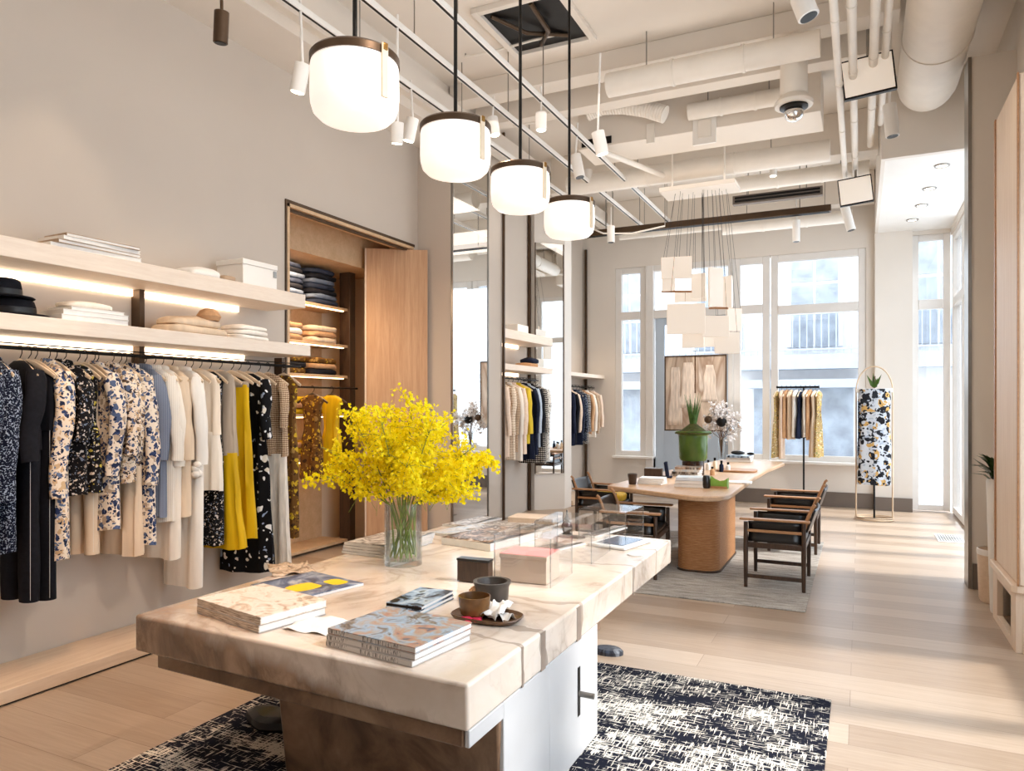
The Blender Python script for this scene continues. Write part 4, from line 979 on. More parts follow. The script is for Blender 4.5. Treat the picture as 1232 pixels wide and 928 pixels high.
# a long spray to the right and a drooping one to the left (along the picture's horizontal)
Rv = Vector((CA, SA, 0))
tips[0] = Vector((VX, VY, TZ+.60))+Rv*.50; tips[7] = Vector((VX, VY, TZ+.50))-Rv*.48; tips[3] = Vector((VX, VY, TZ+.42))+Rv*.40; tips[9] = Vector((VX, VY, TZ+.66))-Rv*.46; tips[5] = Vector((VX,VY,TZ+.66))+Rv*.40
for i, tip in enumerate(tips):
    br = thing('blossom_branch', 'branch covered in small bright yellow blossoms standing in the glass vase', 'flower branch', (VX, VY, TZ+.04), 0, 'yellow blossom branches in the glass vase')
    a = rnd.uniform(0, 2*PI)
    foot = Vector((VX+.075*math.cos(a), VY+.075*math.sin(a), TZ+.045))
    dirx = (tip-Vector((VX,VY,tip.z))); dl = dirx.normalized() if dirx.length > .01 else Vector((0,0,0))
    neck = Vector((VX, VY, TZ+VH-.02))+dl*.07*min(1,dirx.length*3)
    ctrl = neck+(tip-neck)*.45+Vector((0,0,.07))
    pts = [foot, foot.lerp(neck,.5), neck]+[(neck*(1-t)*(1-t)+ctrl*2*t*(1-t)+tip*t*t) for t in (.15,.3,.45,.6,.75,.9,1)]
    st = MB().tube(pts, [.0055,.005,.0045]+[.004-.0003*k for k in range(7)], 6)
    fl = MB(); f2 = MB()
    for s in range(30):
        t = rnd.uniform(.18, 1); base = neck*(1-t)*(1-t)+ctrl*2*t*(1-t)+tip*t*t
        d = Vector((rnd.gauss(0,1), rnd.gauss(0,1), rnd.gauss(.25,.8))).normalized()
        L = rnd.uniform(.05,.17)*(1.15-.35*t)
        e = base+d*L; md = base+d*L*.5+Vector((0,0,.01))
        st.tube([base, md, e], .0014, 4)
        for j in range(18):
            u = rnd.uniform(.3,1.08); p = base*(1-u)+e*u+Vector((rnd.gauss(0,.018), rnd.gauss(0,.018), rnd.gauss(0,.018)))
            if p.z < TZ+VH+.0: continue
            blossom(fl if rnd.random() < .7 else f2, p, rnd.uniform(.009,.015))
    st.build('stem', M['stem'], br)
    fl.build('blossoms', M['bloss'], br, smooth=False); f2.build('blossoms', M['bloss2'], br, smooth=False)
# ================================================================ OAK DESK
DZ = .765
def arc(cx, cy, r, a0, a1, n=8): return [(cx+r*math.cos(R(a0+(a1-a0)*i/n)), cy+r*math.sin(R(a0+(a1-a0)*i/n))) for i in range(n+1)]
dk = thing('oak_desk', 'long oak desk with rounded end on a cord-wrapped pedestal', 'desk', (-1.6, 8.8, 0.011))
poly = [(-2.36,7.24)] + [(-2.36,7.18),(-2.30,7.13)] + [(-1.55,6.74)] + [(-1.36,6.665),(-1.24,6.68),(-1.15,6.76),(-1.10,6.90),(-1.09,7.1)] + [(-1.10,8.6),(-1.08,9.8),(-1.0,10.8),(-.98,11.1),(-1.05,11.25),(-1.9,11.3),(-2.2,9.2)]
MB().prism(poly, DZ-.05, DZ).build('desk_top', M['desk'], dk, bevel=.012, seg=3)
def oblong(x0, x1, y0, y1, r, z0, z1):
    p = arc(x1-r,y1-r,r,0,90)+arc(x0+r,y1-r,r,90,180)+arc(x0+r,y0+r,r,180,270)+arc(x1-r,y0+r,r,270,360)
    return MB().prism(p, z0, z1)
oblong(-1.60,-1.20,6.93,8.10,.14,.03,DZ-.05).build('pedestal', M['rattan'], dk)
oblong(-1.61,-1.19,6.92,8.11,.14,.0115,.03).build('pedestal_base', M['darkwood'], dk)
oblong(-2.0,-1.6,9.9,10.7,.14,.0,DZ-.05).build('rear_pedestal', M['rattan'], dk)
# ---------------------------------------------------------------- armchairs
def make_chair(loc, rz, label):
    """frame chair, front toward local +x"""
    ch = thing('safari_armchair', label, 'chair', loc, rz, 'wood and black leather armchairs at the desk')
    T = world(ch); W = lambda p: T @ Vector(p)
    def mb(*bars):
        m = MB()
        for p, q, w, h in bars: m.bar(W(p), W(q), w, h)
        return m
    hx, hy = .235, .33
    for sx, sy, top in ((1,1,.57),(1,-1,.57),(-1,1,.60),(-1,-1,.60)):
        MB().tube([W((sx*hx,sy*hy,0)), W((sx*hx,sy*hy,.3)), W((sx*hx,sy*hy,top))], [.016,.021,.018], 10).build('leg', M['darkwood'], ch)
    for sy in (1,-1):
        mb(((-hx-.05,sy*hy,.595),(hx+.05,sy*hy,.595),.075,.018)).build('armrest', M['midwood'], ch, bevel=.006)
        mb(((-hx,sy*hy,.495),(hx,sy*hy,.495),.022,.024)).build('arm_rail', M['midwood'], ch, bevel=.004)
        mb(((-hx,sy*hy,.37),(hx,sy*hy,.37),.026,.045)).build('side_rail', M['darkwood'], ch, bevel=.004)
        mb(((-hx,sy*hy,.10),(hx,sy*hy,.10),.018,.034)).build('stretcher', M['darkwood'], ch, bevel=.004)
        g = MB().grid(lambda u, v: W((-hx+.02+u*(2*hx-.04), sy*(hy-.004-.02*math.sin(PI*v)), .40+v*.175)), 6, 6)
        g.build('side_sling', M['leather'], ch, solid=.006)
    for sx in (1,-1): mb(((sx*hx,-hy,.37),(sx*hx,hy,.37),.026,.045)).build('cross_rail', M['darkwood'], ch, bevel=.004)
    MB().grid(lambda u, v: W((-hx+u*2*hx, -hy+.02+v*(2*hy-.04), .415-.03*math.sin(PI*u)*math.sin(PI*v))), 10, 10).build('seat', M['leather'], ch, solid=.028)
    for sy in (1,-1):
        MB().tube([W((-hx+.04,sy*(hy-.05),.36)), W((-hx-.02,sy*(hy-.05),.6)), W((-hx-.07,sy*(hy-.05),.72)), W((-hx-.09,sy*(hy-.05),.735))], .014, 8).build('back_post', M['midwood'], ch)
    MB().grid(lambda u, v: W((-hx-.015-.065*v-.025*math.sin(PI*u), (u-.5)*2*(hy-.05), .50+v*.19)), 10, 6).build('back_sling', M['leather'], ch, solid=.012)
    return ch
c1 = make_chair((-.665,6.90,.0115), PI, 'nearest black leather armchair on the right side of the desk')
def dup(loc, rz, label):
    c = copy_tree(c1); c.location = loc; c.rotation_euler = (0,0,rz); c['label'] = label; return c
dup((-.66,8.62,.0115), PI, 'second armchair behind the nearest one on the right side of the desk')
dup((-1.93,6.78,.0115), R(4), 'armchair at the near left of the desk, partly behind the alabaster table')
dup((-2.78,8.35,.0115), 0, 'armchair further back on the left side of the desk with yellow cloth on it')
cloth_pile((-2.72,8.34,.445), .36,.44,.09, G['yellow'], 'crumpled yellow cloth lying on the seat of the far left armchair', None, seed=77, dome=.4)
tag(MB().rbox((-1.93,6.80,.50), (.20,.24,.12), R(10)).build('white_parcel', M['white'], bevel=.012), 'white parcel on the seat of the near left armchair', 'parcel')
# ---------------------------------------------------------------- things on the desk
gp = at_z(834, 571, DZ); GX, GY = gp.x, gp.y
pt = thing('green_planter', 'green glazed planter with wide brim, moss and grass on the desk', 'planter', (GX, GY, DZ))
M['green'] = plain('green glaze', (72,100,38), .2, var=.25, scale=5); M['moss'] = plain('moss', (66,70,24), .95, var=.45, scale=30, bump=.8, bscale=50)
u = depth(GX, GY)/FPX
MB().lathe((GX,GY,DZ+.001), [(.001,0),(13*u,0),(13*u,17*u),(.001,17*u)], 32).build('stand', plain('dark glossy stand', (54,32,18), .15), pt)
MB().lathe((GX,GY,DZ+17*u), [(.001,0),(15*u,0),(16.5*u,3*u),(17.5*u,28*u),(17.5*u,30*u),(21*u,34*u),(20.5*u,35.5*u),(15*u,34*u),(.001,33*u)], 36).build('pot', M['green'], pt)
MB().lathe((GX,GY,DZ+49*u), [(21.5*u,0),(22*u,1.2*u),(15*u,4*u),(8*u,9*u),(3*u,13*u),(.001,13.5*u)], 24).build('moss', M['moss'], pt, bevel=0)
gr = MB(); rnd = random.Random(9)
for i in range(46):
    a = rnd.uniform(0,2*PI); l = rnd.uniform(18,40)*u; s_ = rnd.uniform(.05,.3)
    p = Vector((GX+3*u*math.cos(a), GY+3*u*math.sin(a), DZ+58*u)); q = p+Vector((math.cos(a)*l*s_*.5, math.sin(a)*l*s_*.5, l*.6)); e = p+Vector((math.cos(a)*l*s_, math.sin(a)*l*s_, l))
    gr.tube([p,q,e],[.006,.005,.0012],4)
gr.build('grass', plain('grass blades', (74,110,40), .6, var=.3, scale=20), pt)
q = at_z(828, 587, DZ)
for i, nm in enumerate(('bottom','middle','top')):
    book((q.x, q.y+.13, DZ+.001+.034*i), .30-.01*i, .24, .031, R(3+2*i), M['cov_white'] if i<2 else cover('pale blue cover',[(200,214,226),(226,232,238)],4,31), '%s white book of the stack in front of the green planter' % nm, 'white books on the desk')
q = at_z(864, 588, DZ)
gb = thing('green_box', 'small bright green open box beside the white books on the desk', 'box', (q.x, q.y, DZ))
M['lime'] = plain('leaf green card', (112,150,40), .6, var=.15, scale=12)
MB().add([Vector((q.x+a, q.y+.05+b, DZ+.001+z)) for b in (-.055,.055) for a, z in ((-.085,0),(.085,0),(.085,.10),(.05,.075),(0,.065),(-.05,.085),(-.085,.11))], [(0,1,2,3,4,5,6),(13,12,11,10,9,8,7),(0,7,8,1),(1,8,9,2),(6,13,7,0)]).build('box_body', M['lime'], gb, solid=.004)
MB().rbox((q.x, q.y-.008, DZ+.012), (.175,.006,.022)).build('base_band', M['tan_'] if 'tan_' in M else M['midwood'], gb)
q = at_z(849, 588, DZ); tag(MB().lathe((q.x, q.y+.04, DZ+.001), [(.001,0),(.035,0),(.04,.02),(.038,.10),(.03,.125),(.001,.13)], 20).build('black_jar', M['leather']), 'small black jar between the white books and the green box', 'jar')
q = at_z(761, 583, DZ); vz = thing('dark_vase', 'small dark ribbed vase near the left desk corner', 'vase', (q.x,q.y,DZ))
MB().lathe((q.x,q.y,DZ+.001), [(.001,0),(.035,0),(.04,.01),(.044,.06),(.05,.09),(.052,.11),(.045,.112),(.04,.09),(.001,.03)], 14).build('body', M['darkwood'], vz)
for i in range(3): book((at_z(783, 583, DZ).x, at_z(783,583,DZ).y+.06+.01*i, DZ+.001+.022*i), .26,.2,.021, R(-6+5*i), M['cov_white'], '%s pale book near the left desk corner beside the dark vase' % ('bottom','middle','top')[i], 'pale books at the left desk corner')
q = at_z(799, 576, DZ)
be = thing('navy_bookend', 'navy angular bookend standing behind the pale books on the desk', 'bookend', (q.x,q.y,DZ))
MB().rbox((q.x,q.y+.12,DZ+.09),(.035,.14,.18),R(10),0,R(-8)).build('upright', G['navy'], be, bevel=.006)
MB().rbox((q.x-.01,q.y+.12,DZ+.008),(.14,.15,.014),R(10)).build('foot', G['navy'], be, bevel=.003)
tag(MB().rbox((q.x-.16,q.y+.15,DZ+.051),(.2,.14,.1),R(8)).build('brown_box', M['darkwood'], bevel=.006), 'low brown wooden box left of the navy bookend', 'box')
for i in range(4): book((q.x+.16+.01*i, q.y+.42, DZ+.001+.028*i), .3,.24,.027, R(-8+5*i), covs[i], '%s magazine of the pile left of the green planter' % ('bottom','second','third','top')[i], 'magazines left of the planter', 'magazine', 'magazine')
q = at_z(885, 568, DZ)
wtt = thing('wooden_tray', 'round-cornered wooden tray on the desk right of the planter', 'tray', (q.x,q.y,DZ))
MB().prism([(q.x+.24*math.copysign(abs(math.cos(a))**.6,math.cos(a)), q.y+.1+.2*math.copysign(abs(math.sin(a))**.6,math.sin(a))) for a in [2*PI*k/32 for k in range(32)]], DZ+.001, DZ+.024).build('tray_base', M['midwood'], wtt, bevel=.006)
q = at_z(888, 582, DZ); sheet_o = book((q.x-.02, q.y+.06, DZ+.001), .3,.2,.014, R(4), M['cov_white'], 'thin white magazine at the right edge of the desk', 'magazines on the desk', 'magazine', 'magazine')
q = at_z(893, 556, DZ)
for i in range(3): book((q.x-.05, q.y+.1+.01*i, DZ+.001+.03*i), .34,.3,.028, R(2-4*i), (M['cov_white'],M['covG'],M['covD'])[i], '%s book of the far pile on the desk under the black case' % ('bottom','middle','top')[i], 'far books on the desk')
cs_ = thing('sunglasses_case', 'black glossy case on top of the far books on the desk', 'case', (q.x-.05,q.y+.12,DZ+.09))
MB().ball((q.x-.08,q.y+.12,DZ+.125), .032, 3.2, 1.6, 1, 18, 10).build('shell', M['leather'], cs_)
MB().ball((q.x+.10,q.y+.12,DZ+.115), .022, 2.4, 1.2, 1, 14, 8).build('pouch', M['chrome'], cs_)
for i, (px, py, hh, mt) in enumerate(((852,560,.13,'white'),(860,560,.16,'hang'),(868,562,.14,'navyg'),(876,562,.12,'white'),(857,566,.10,'tan'))):
    q = at_z(px, py+6, DZ); mm = {'white':M['white'],'hang':M['hang'],'navyg':G['navy'],'tan':G['tan']}[mt]
    bt = thing('perfume_bottle', ('white bottle left in the row right of the planter','pale wooden-toned tall bottle right of the planter','navy bottle right of the planter','short white bottle at the right of the row on the desk','small tan bottle in front of the row on the desk')[i], 'bottle', (q.x,q.y,DZ), 0, 'small bottles on the desk')
    MB().lathe((q.x,q.y,DZ+.001), [(.001,0),(.026,0),(.028,.01),(.026,hh*.6),(.012,hh*.72),(.012,hh*.76)], 16).build('body', mm, bt)
    MB().lathe((q.x,q.y,DZ+.001), [(.014,hh*.76),(.015,hh),(.001,hh)], 14).build('cap', M['black'], bt)
# white orchids in a clear vase with silver baubles
q = at_z(868, 553, DZ); OX, OY = q.x, q.y
ovs = thing('glass_vase', 'slim clear glass vase of white blossom on the far part of the desk', 'vase', (OX,OY,DZ))
MB().lathe((OX,OY,DZ+.001), [(.001,0),(.05,0),(.045,.05),(.05,.32)], 24, False).build('glass_wall', M['vglass'], ovs)
M['wbl'] = plain('white petals', (240,234,230), .6, var=.05)
wb = MB(); ws = MB(); rnd = random.Random(11)
for i in range(11):
    t = Vector((rnd.uniform(-.30,.22), rnd.uniform(-.15,.15), rnd.uniform(.40,.78)))
    p = Vector((OX,OY,DZ+.03)); e = Vector((OX,OY,DZ))+t; ws.tube([p, Vector((OX+t.x*.15,OY+t.y*.15,DZ+.33)), e], .005, 5)
    for j in range(46):
        s_ = rnd.uniform(.72,1.08); blossom(wb, p.lerp(e,s_)+Vector((rnd.gauss(0,.045),rnd.gauss(0,.045),rnd.gauss(0,.045))), rnd.uniform(.018,.032))
ob = thing('white_blossom', 'bunch of white blossom branches in the slim glass vase on the desk', 'flowers', (OX,OY,DZ+.03))
ws.build('stems', M['walnut'], ob); wb.build('blossoms', M['wbl'], ob, smooth=False)
for i, (px, py, r, mt, lb) in enumerate(((868,508,.075,'black','dark glossy bauble hanging among the white blossom'),(880,516,.05,'foil','silver bauble right of the dark bauble'),(889,512,.045,'foil','smaller silver bauble at the right end of the blossom'),(852,505,.06,'bronze','bronze bauble left of the dark bauble'))):
    p = at_y(px, py, OY-.06)
    bl = thing('bauble', lb, 'bauble', (p.x, p.y, p.z-r), 0, 'baubles among the white blossom')
    MB().ball(p, r, 1, 1, 1, 20, 12).build('ball', M[mt], bl)
    MB().tube([p+Vector((0,0,r-.005)), p+Vector((0,0,r+.02)), Vector((OX+(p.x-OX)*.6, OY, p.z+r+.06))], .004, 6).build('wire', M['chrome'], bl)
# framed garment picture hanging in front of the street door
pa, pb_ = at_y(801, 430, 11.7), at_y(873, 518, 11.7)
pic = thing('framed_picture', 'large framed picture of draped cream garments hanging before the street door', 'picture', ((pa.x+pb_.x)/2, 11.7, pb_.z))
M['picbg'] = cover('picture ground', [(186,160,138),(226,206,184),(170,142,120),(236,222,206)], 3.2, 12)
MB().box(pa.x, 11.70, pb_.z, pb_.x, 11.72, pa.z).build('print', M['picbg'], pic, smooth=False)
f = MB(); W_ = .02
f.box(pa.x-W_, 11.685, pb_.z-W_, pa.x, 11.73, pa.z+W_).box(pb_.x, 11.685, pb_.z-W_, pb_.x+W_, 11.73, pa.z+W_).box(pa.x, 11.685, pa.z, pb_.x, 11.73, pa.z+W_).box(pa.x, 11.685, pb_.z-W_, pb_.x, 11.73, pb_.z)
f.build('frame', M['bronze'], pic, bevel=.003)
MB().tube([((pa.x+pb_.x)/2, 11.71, pa.z+W_), ((pa.x+pb_.x)/2, 11.71, 4.55)], .0025, 6).build('hanging_wire', M['chrome'], pic)
M['drape'] = fabric('cream drape print', (232,214,196), .8, .15, streak=30)
for k, (u0, w_, z1, z0) in enumerate(((.16,.12,.86,.06),(.38,.15,.92,.30),(.74,.13,.88,.38))):
    xm = pa.x+(pb_.x-pa.x)*u0; hh = pa.z-pb_.z; ww = (pb_.x-pa.x)*w_
    g = MB().grid(lambda u, v: Vector((xm+(u-.5)*2*ww*(.55+.45*(1-v)+.1*math.sin(v*9+k)), 11.6985-.004*abs(math.sin(u*12)), pb_.z+hh*(z0+(z1-z0)*v))), 16, 10)
    g.build('printed_garment', M['drape'], pic, solid=.002)
MB().box(pa.x+(pb_.x-pa.x)*.49, 11.694, pb_.z+.5*(pa.z-pb_.z), pa.x+(pb_.x-pa.x)*.515, 11.699, pa.z).build('dark_line', M['walnut'], pic, smooth=False)
# ---------------------------------------------------------------- T rail by the window
ty = 12.0; tb0 = at_z(967, 609, 0); TX = at_y(967, 600, ty).x
tr = thing('display_stand', 'black T-shaped garment stand before the large window', 'garment stand', (TX, ty, 0))
za = at_y(960, 466, ty).z; xa, xb = at_y(934, 466, ty).x, at_y(986, 466, ty).x
MB().tube([(TX,ty,.012),(TX,ty,za)], .014, 10).build('pole', M['black'], tr)
MB().bar((xa,ty,za),(xb,ty,za), .035,.03).build('crossbar', M['black'], tr, bevel=.004)
MB().rbox((TX,ty,.007),(.46,.30,.012)).build('base', M['black'], tr, bevel=.003)
TL = [('dress','gold brocade coat-dress at the left end of the T-shaped stand',.02,1.10,'brocade',.11),('blouse','blush cream blouse next to the brocade on the T-shaped stand',.13,1.12,'blush',.12),('blouse','tan wool blouse on the T-shaped stand',.24,.8,'tan',.11),('shirt','beige shirt right of the tan blouse on the T-shaped stand',.34,.82,'beige',.11),
 ('shirt','white shirt left of the navy dress on the T-shaped stand',.46,.78,'white',.11),('dress','navy dress in the middle of the T-shaped stand',.57,.80,'navy',.11),('shirt','pale striped shirt right of the navy dress',.68,.78,'creamstripe',.11),('blouse','camel blouse on the right half of the T-shaped stand',.78,.82,'tan',.12),
 ('dress','long cream dress near the right end of the T-shaped stand',.90,1.08,'beige',.12),('dress','narrow green gold brocade dress at the right end of the stand',.985,1.08,'brocade',.10)]
for i, (kind, lb, u_, L, mt, ww) in enumerate(TL):
    garment(kind, lb, 'clothes on the T-shaped stand', x=xa+(xb-xa)*u_, y=ty, zr=za+.012, L=L, mat=G[mt], rz=R(90+random.uniform(-14,6)), seed=400+i, w=ww+.03, th=.022, nosl=True, hl='hanger of the '+lb)
# ---------------------------------------------------------------- wire arch stand with printed dress
ay = 11.2; ax0, ax1 = at_y(1030, 600, ay).x, at_y(1074, 600, ay).x; AX = (ax0+ax1)/2; ar = (ax1-ax0)/2
zt = at_y(1052, 441, ay).z; zs_ = at_y(1052, 470, ay).z
aw = thing('arch_stand', 'pale wire arch stand with ring base right of the large window', 'garment stand', (AX, ay, 0))
pts = [(ax0,ay,.02),(ax0,ay,zs_)]+[(AX-ar*math.cos(a), ay, zs_+(zt-zs_)*math.sin(a)) for a in [PI*k/14 for k in range(1,14)]]+[(ax1,ay,zs_),(ax1,ay,.02)]
M['palewire'] = plain('pale gold wire', (206,180,150), .4, .4, var=.05)
MB().tube(pts, .010, 8).build('arch', M['palewire'], aw)
ring = [(AX+ar*1.05*math.cos(a), ay+.2*math.sin(a), .02) for a in [2*PI*k/28 for k in range(29)]]
MB().tube(ring, .012, 8).build('base_ring', M['palewire'], aw); MB().tube([(x_, y_, .045) for x_, y_, z_ in ring], .008, 8).build('base_ring', M['palewire'], aw)
MB().tube([(AX,ay,.02),(AX,ay,zs_)], .013, 8).tube([(ax0,ay,.02),(ax1,ay,.02)],.01,8).build('pole', M['black'], aw)
MB().bar((ax0,ay,zs_),(ax1,ay,zs_),.05,.06).build('crossbar', M['white'], aw, bevel=.006)
G['collage'] = floral('black white collage print', (200,204,210), [(30,30,34),(196,202,212),(40,42,48),(24,24,28),(200,160,96),(170,178,190),(34,34,40)], 14, .62, seed=12, warp=.10)
dd = thing('printed_dress', 'strapless black white and amber printed dress on the pale arch stand', 'dress', (AX, ay, .5))
zb_ = at_y(1052, 583, ay).z
body((AX,ay,zs_), R(0), [(.02,.19,.12),(-.1,.205,.13),(-.45,.195,.125),(-.8,.21,.135),(-(zs_-zb_),.205,.14)], .010, 7, 3, 20).build('body', G['collage'], dd, ang=80)
MB().grid(lambda u, v: Vector((AX-.20+.0*u, ay-.10+.20*u, zs_-.15-v*.75)), 6, 8).build('side_panel', G['navytweed'], dd, solid=.012)
tw = thing('leaf_sprig', 'small sprig of green and brown leaves on top of the arch stand crossbar', 'sprig', (AX, ay, zs_+.03)); lf = MB()
for i in range(9):
    a = R(20+i*38); l = .07+.05*(i%3); p = Vector((AX,ay,zs_+.03)); d_ = Vector((math.cos(a)*.7, math.sin(a)*.3-.2, 1.2)).normalized(); e = d_.cross(Vector((0,1,0))).normalized()
    lf.add([p, p+d_*l*.5+e*.022, p+d_*l*1.3, p+d_*l*.5-e*.022], [(0,1,2,3)])
lf.build('leaves', M['green'], tw); MB().tube([(AX,ay,zs_+.025),(AX+.01,ay,zs_+.20)], .008, 6).build('twig', M['walnut'], tw)
# ---------------------------------------------------------------- right side: cabinet, bin, plant
cb = thing('oak_cabinet', 'pale oak wall panel unit on a plinth with niche at the right edge', 'cabinet', (1.05, 6.0, 0))
MB().box(.91, 5.56, .44, .965, 6.44, 3.72).build('side_panel', M['panel'], cb, bevel=.01)
MB().box(.902, 6.40, .44, .912, 6.45, 3.72).box(.902,5.55,.44,.912,5.575,3.72).build('edge_strip', M['midwood'], cb, bevel=.002)
MB().box(.965, 5.7, .44, 1.195, 6.40, 3.72).build('back_box', M['white'], cb, bevel=.004)
pl_ = [(.875,5.60),(.905,5.57),(1.195,5.57),(1.195,6.50),(.905,6.50),(.875,6.45)]
MB().prism(pl_, .39, .44).build('plinth_top', M['panel'], cb, bevel=.006)
MB().box(.90,5.60,0,.94,5.76,.389).box(.90,6.30,0,.94,6.48,.389).box(.90,5.76,0,.94,6.30,.06).box(.90,5.76,.33,.94,6.30,.389).box(.94,5.60,0,1.195,5.64,.389).build('plinth_front', M['panel'], cb, bevel=.003)
MB().box(1.14,5.65,0.0,1.195,6.47,.385).build('niche_back', M['darkwood'], cb, smooth=False)
MB().box(1.0, 5.58, .441, 1.19, 5.60, .452).build('led_strip', M['led'], cb, smooth=False)
bn = thing('planter_bin', 'pale wooden round bin on the floor beside the oak cabinet', 'bin', (1.0, 6.97, 0))
MB().lathe((1.0,6.97,.001), [(.001,0),(.118,0),(.13,.03),(.142,.42),(.135,.425),(.128,.41),(.115,.06),(.001,.05)], 36).build('body', M['plinth'], bn)
MB().lathe((1.0,6.97,.385), [(.1415,0),(.144,.01),(.144,.045),(.136,.047)], 36, False).build('rim', M['white'], bn)
pp = thing('potted_plant', 'green leafy plant in a slender white planter half hidden behind the oak panel', 'plant', (.975, 6.62, 0))
MB().lathe((.975,6.62,.001), [(.001,0),(.07,0),(.075,.02),(.10,1.0),(.095,1.03),(.085,1.02),(.08,.88),(.001,.86)], 30).build('planter', M['white'], pp)
pf = MB(); rnd = random.Random(21)
for i in range(60):
    a = rnd.uniform(0,2*PI); l = rnd.uniform(.14,.26); up = rnd.uniform(.2,1.1)
    p = Vector((.975+.03*math.cos(a), 6.62+.03*math.sin(a), rnd.uniform(.96,1.08))); d_ = Vector((math.cos(a), math.sin(a), up)).normalized(); e = d_.cross(Vector((0,0,1))).normalized()
    if p.x+d_.x*l > 1.17: l *= .35
    q1 = p+d_*l*.5+Vector((0,0,.05)); q2 = p+d_*l+Vector((0,0,.02)); w_ = rnd.uniform(.022,.04)
    pf.add([p, p.lerp(q1,.6)+e*w_*.7, q1+e*w_, q2, q1-e*w_, p.lerp(q1,.6)-e*w_*.7, q1+Vector((0,0,-.008))], [(0,1,6,5),(1,2,6),(2,3,6),(3,4,6),(4,5,6)])
pf.build('leaves', plain('glossy dark leaves', (44,70,30), .35, var=.35, scale=14), pp)
fv = at_z(1146, 648, 0)
v_ = thing('floor_vent', 'flat floor vent grille near the glazing on the right', 'vent', (.95, 10.0, 0))
MB().box(.82,9.75,.0005,1.10,10.3,.008).build('frame', M['white'], v_, bevel=.002)
g = MB()
for i in range(9): g.box(.845+.027*i,9.78,.0082,.858+.027*i,10.27,.011)
g.build('slats', M['steel'], v_, smooth=False)
# ================================================================ PENDANTS OVER THE TABLE
PX = -2.1
pend = [(427,105,108),(548,178,84),(626,224,70),(685,261,62)]
M['opal'] = NT('lit opal glass', .25).m
def m_opal():
    k = NT('lit opal glass', .3); sp = k.t.nodes.new('ShaderNodeSeparateXYZ'); k.t.links.new(k.co(), sp.inputs[0])
    k.set('Base Color', srgb(255,248,240)); k.set('Emission Color', srgb(255,243,232)); k.set('Emission Strength', 0.8); return k.m
M['opal'] = m_opal()
M['clearstrap'] = plain('pale leather strap', (226,206,178), .5)
ords = ['nearest','second','third','farthest']
for i, (px, py, wd) in enumerate(pend):
    a, b = ray(px); d = PX/a; Y = b*d; zb, zt = 2.90+.012*i, 3.205+.008*i; r = .203; hh = zt-zb
    pd = thing('pendant_lamp', '%s of the four drum-shaped opal glass pendant lamps over the alabaster table' % ords[i], 'lamp', (PX, Y, zb), 0, 'opal pendant lamps over the table')
    MB().lathe((PX,Y,zb), [(.001,0),(r*.55,.003),(r*.80,.016),(r*.93,.042),(r*.985,.08),(r,.13),(r*.99,hh-.06),(r*.965,hh-.035),(r*.93,hh-.02),(.001,hh-.02)], 48).build('glass_shade', M['opal'], pd, ang=60)
    MB().lathe((PX,Y,zt-.045), [(r*.97,0),(r*1.01,.0),(r*1.01,.032),(r*.97,.042),(.06,.046),(.001,.046)], 48).build('rim', M['bronze'], pd)
    aa = R(-14)
    sp_ = MB().rbox((PX+(r+.007)*math.cos(aa), Y+(r+.007)*math.sin(aa), zt-.125), (.008,.036,.24), aa).build('strap', M['clearstrap'], pd, bevel=.003)
    MB().rbox((PX+(r+.010)*math.cos(aa), Y+(r+.010)*math.sin(aa), zt-.02), (.014,.022,.03), aa).build('strap_clip', M['brass'], sp_, bevel=.002)
    MB().tube([(PX,Y,zt-.005),(PX,Y,ZC-.001)], .011, 10).build('rod', M['black'], pd)
    MB().lathe((PX,Y,ZC-.04), [(.001,0),(.06,0),(.06,.039)], 20).build('ceiling_cup', M['black'], pd)
# ---------------------------------------------------------------- panel chandelier over the desk
cx, cy = -1.7, 8.7
chn = thing('panel_chandelier', 'cluster of white paper-like panels hanging on thin wires over the desk', 'chandelier', (cx, cy, 2.2))
def m_pan():
    k = NT('white paper panel', .7); k.set('Base Color', srgb(238,230,220)); k.set('Emission Color', srgb(255,240,222)); k.set('Emission Strength', .3); return k.m
M['pan'] = m_pan()
MB().box(cx-.45, cy-.22, 4.12, cx+.42, cy+.22, 4.17).build('ceiling_plate', M['ceil'], chn, bevel=.004)
for q_ in (-.3,.3): MB().tube([(cx+q_,cy-.19,4.17),(cx+q_,cy-.19,ZC)],.01,8).build('support_rod', M['pipe'], chn)
rnd = random.Random(5)
for (x0,y0,x1,y1,dy,rz) in [(796,311,832,334,-.1,4),(797,336,812,350,-.1,4),(832,330,849,358,.1,-20),(853,323,869,369,-.05,35),(868,333,881,371,.12,-30),(803,367,848,401,-.2,6),(845,381,877,405,-.12,10),(821,398,847,418,.05,-4),(860,401,889,425,-.02,8),(846,400,866,417,.2,14),(874,372,892,398,.25,20),(812,352,850,362,.3,0)]:
    yy = cy+dy*1.2; p, q = at_y(x0,y0,yy), at_y(x1,y1,yy); c = (p+q)/2
    wdt = abs(q.x-p.x)/max(.6,math.cos(R(rz)))
    t_ = R(rz)+R(8)
    MB().rbox(c, (wdt, .035, p.z-q.z), t_).build('paper_panel', M['pan'], chn, bevel=.004)
    for sx_ in (-.42,.42):
        e = c+Vector((math.cos(t_)*wdt*sx_, math.sin(t_)*wdt*sx_, (p.z-q.z)/2))
        MB().tube([e, Vector((cx+(e.x-cx)*.7, cy+(e.y-cy)*.5, 4.12))], .002, 5).build('wire', M['chrome'], chn)
for (x0,y0,x1,dy) in ((796,351,832,-.1),(853,371,876,-.05)):
    p, q = at_y(x0,y0,cy+dy), at_y(x1,y0,cy+dy); MB().bar(p, q, .05, .02).build('wooden_batten', M['midwood'], chn, bevel=.002)
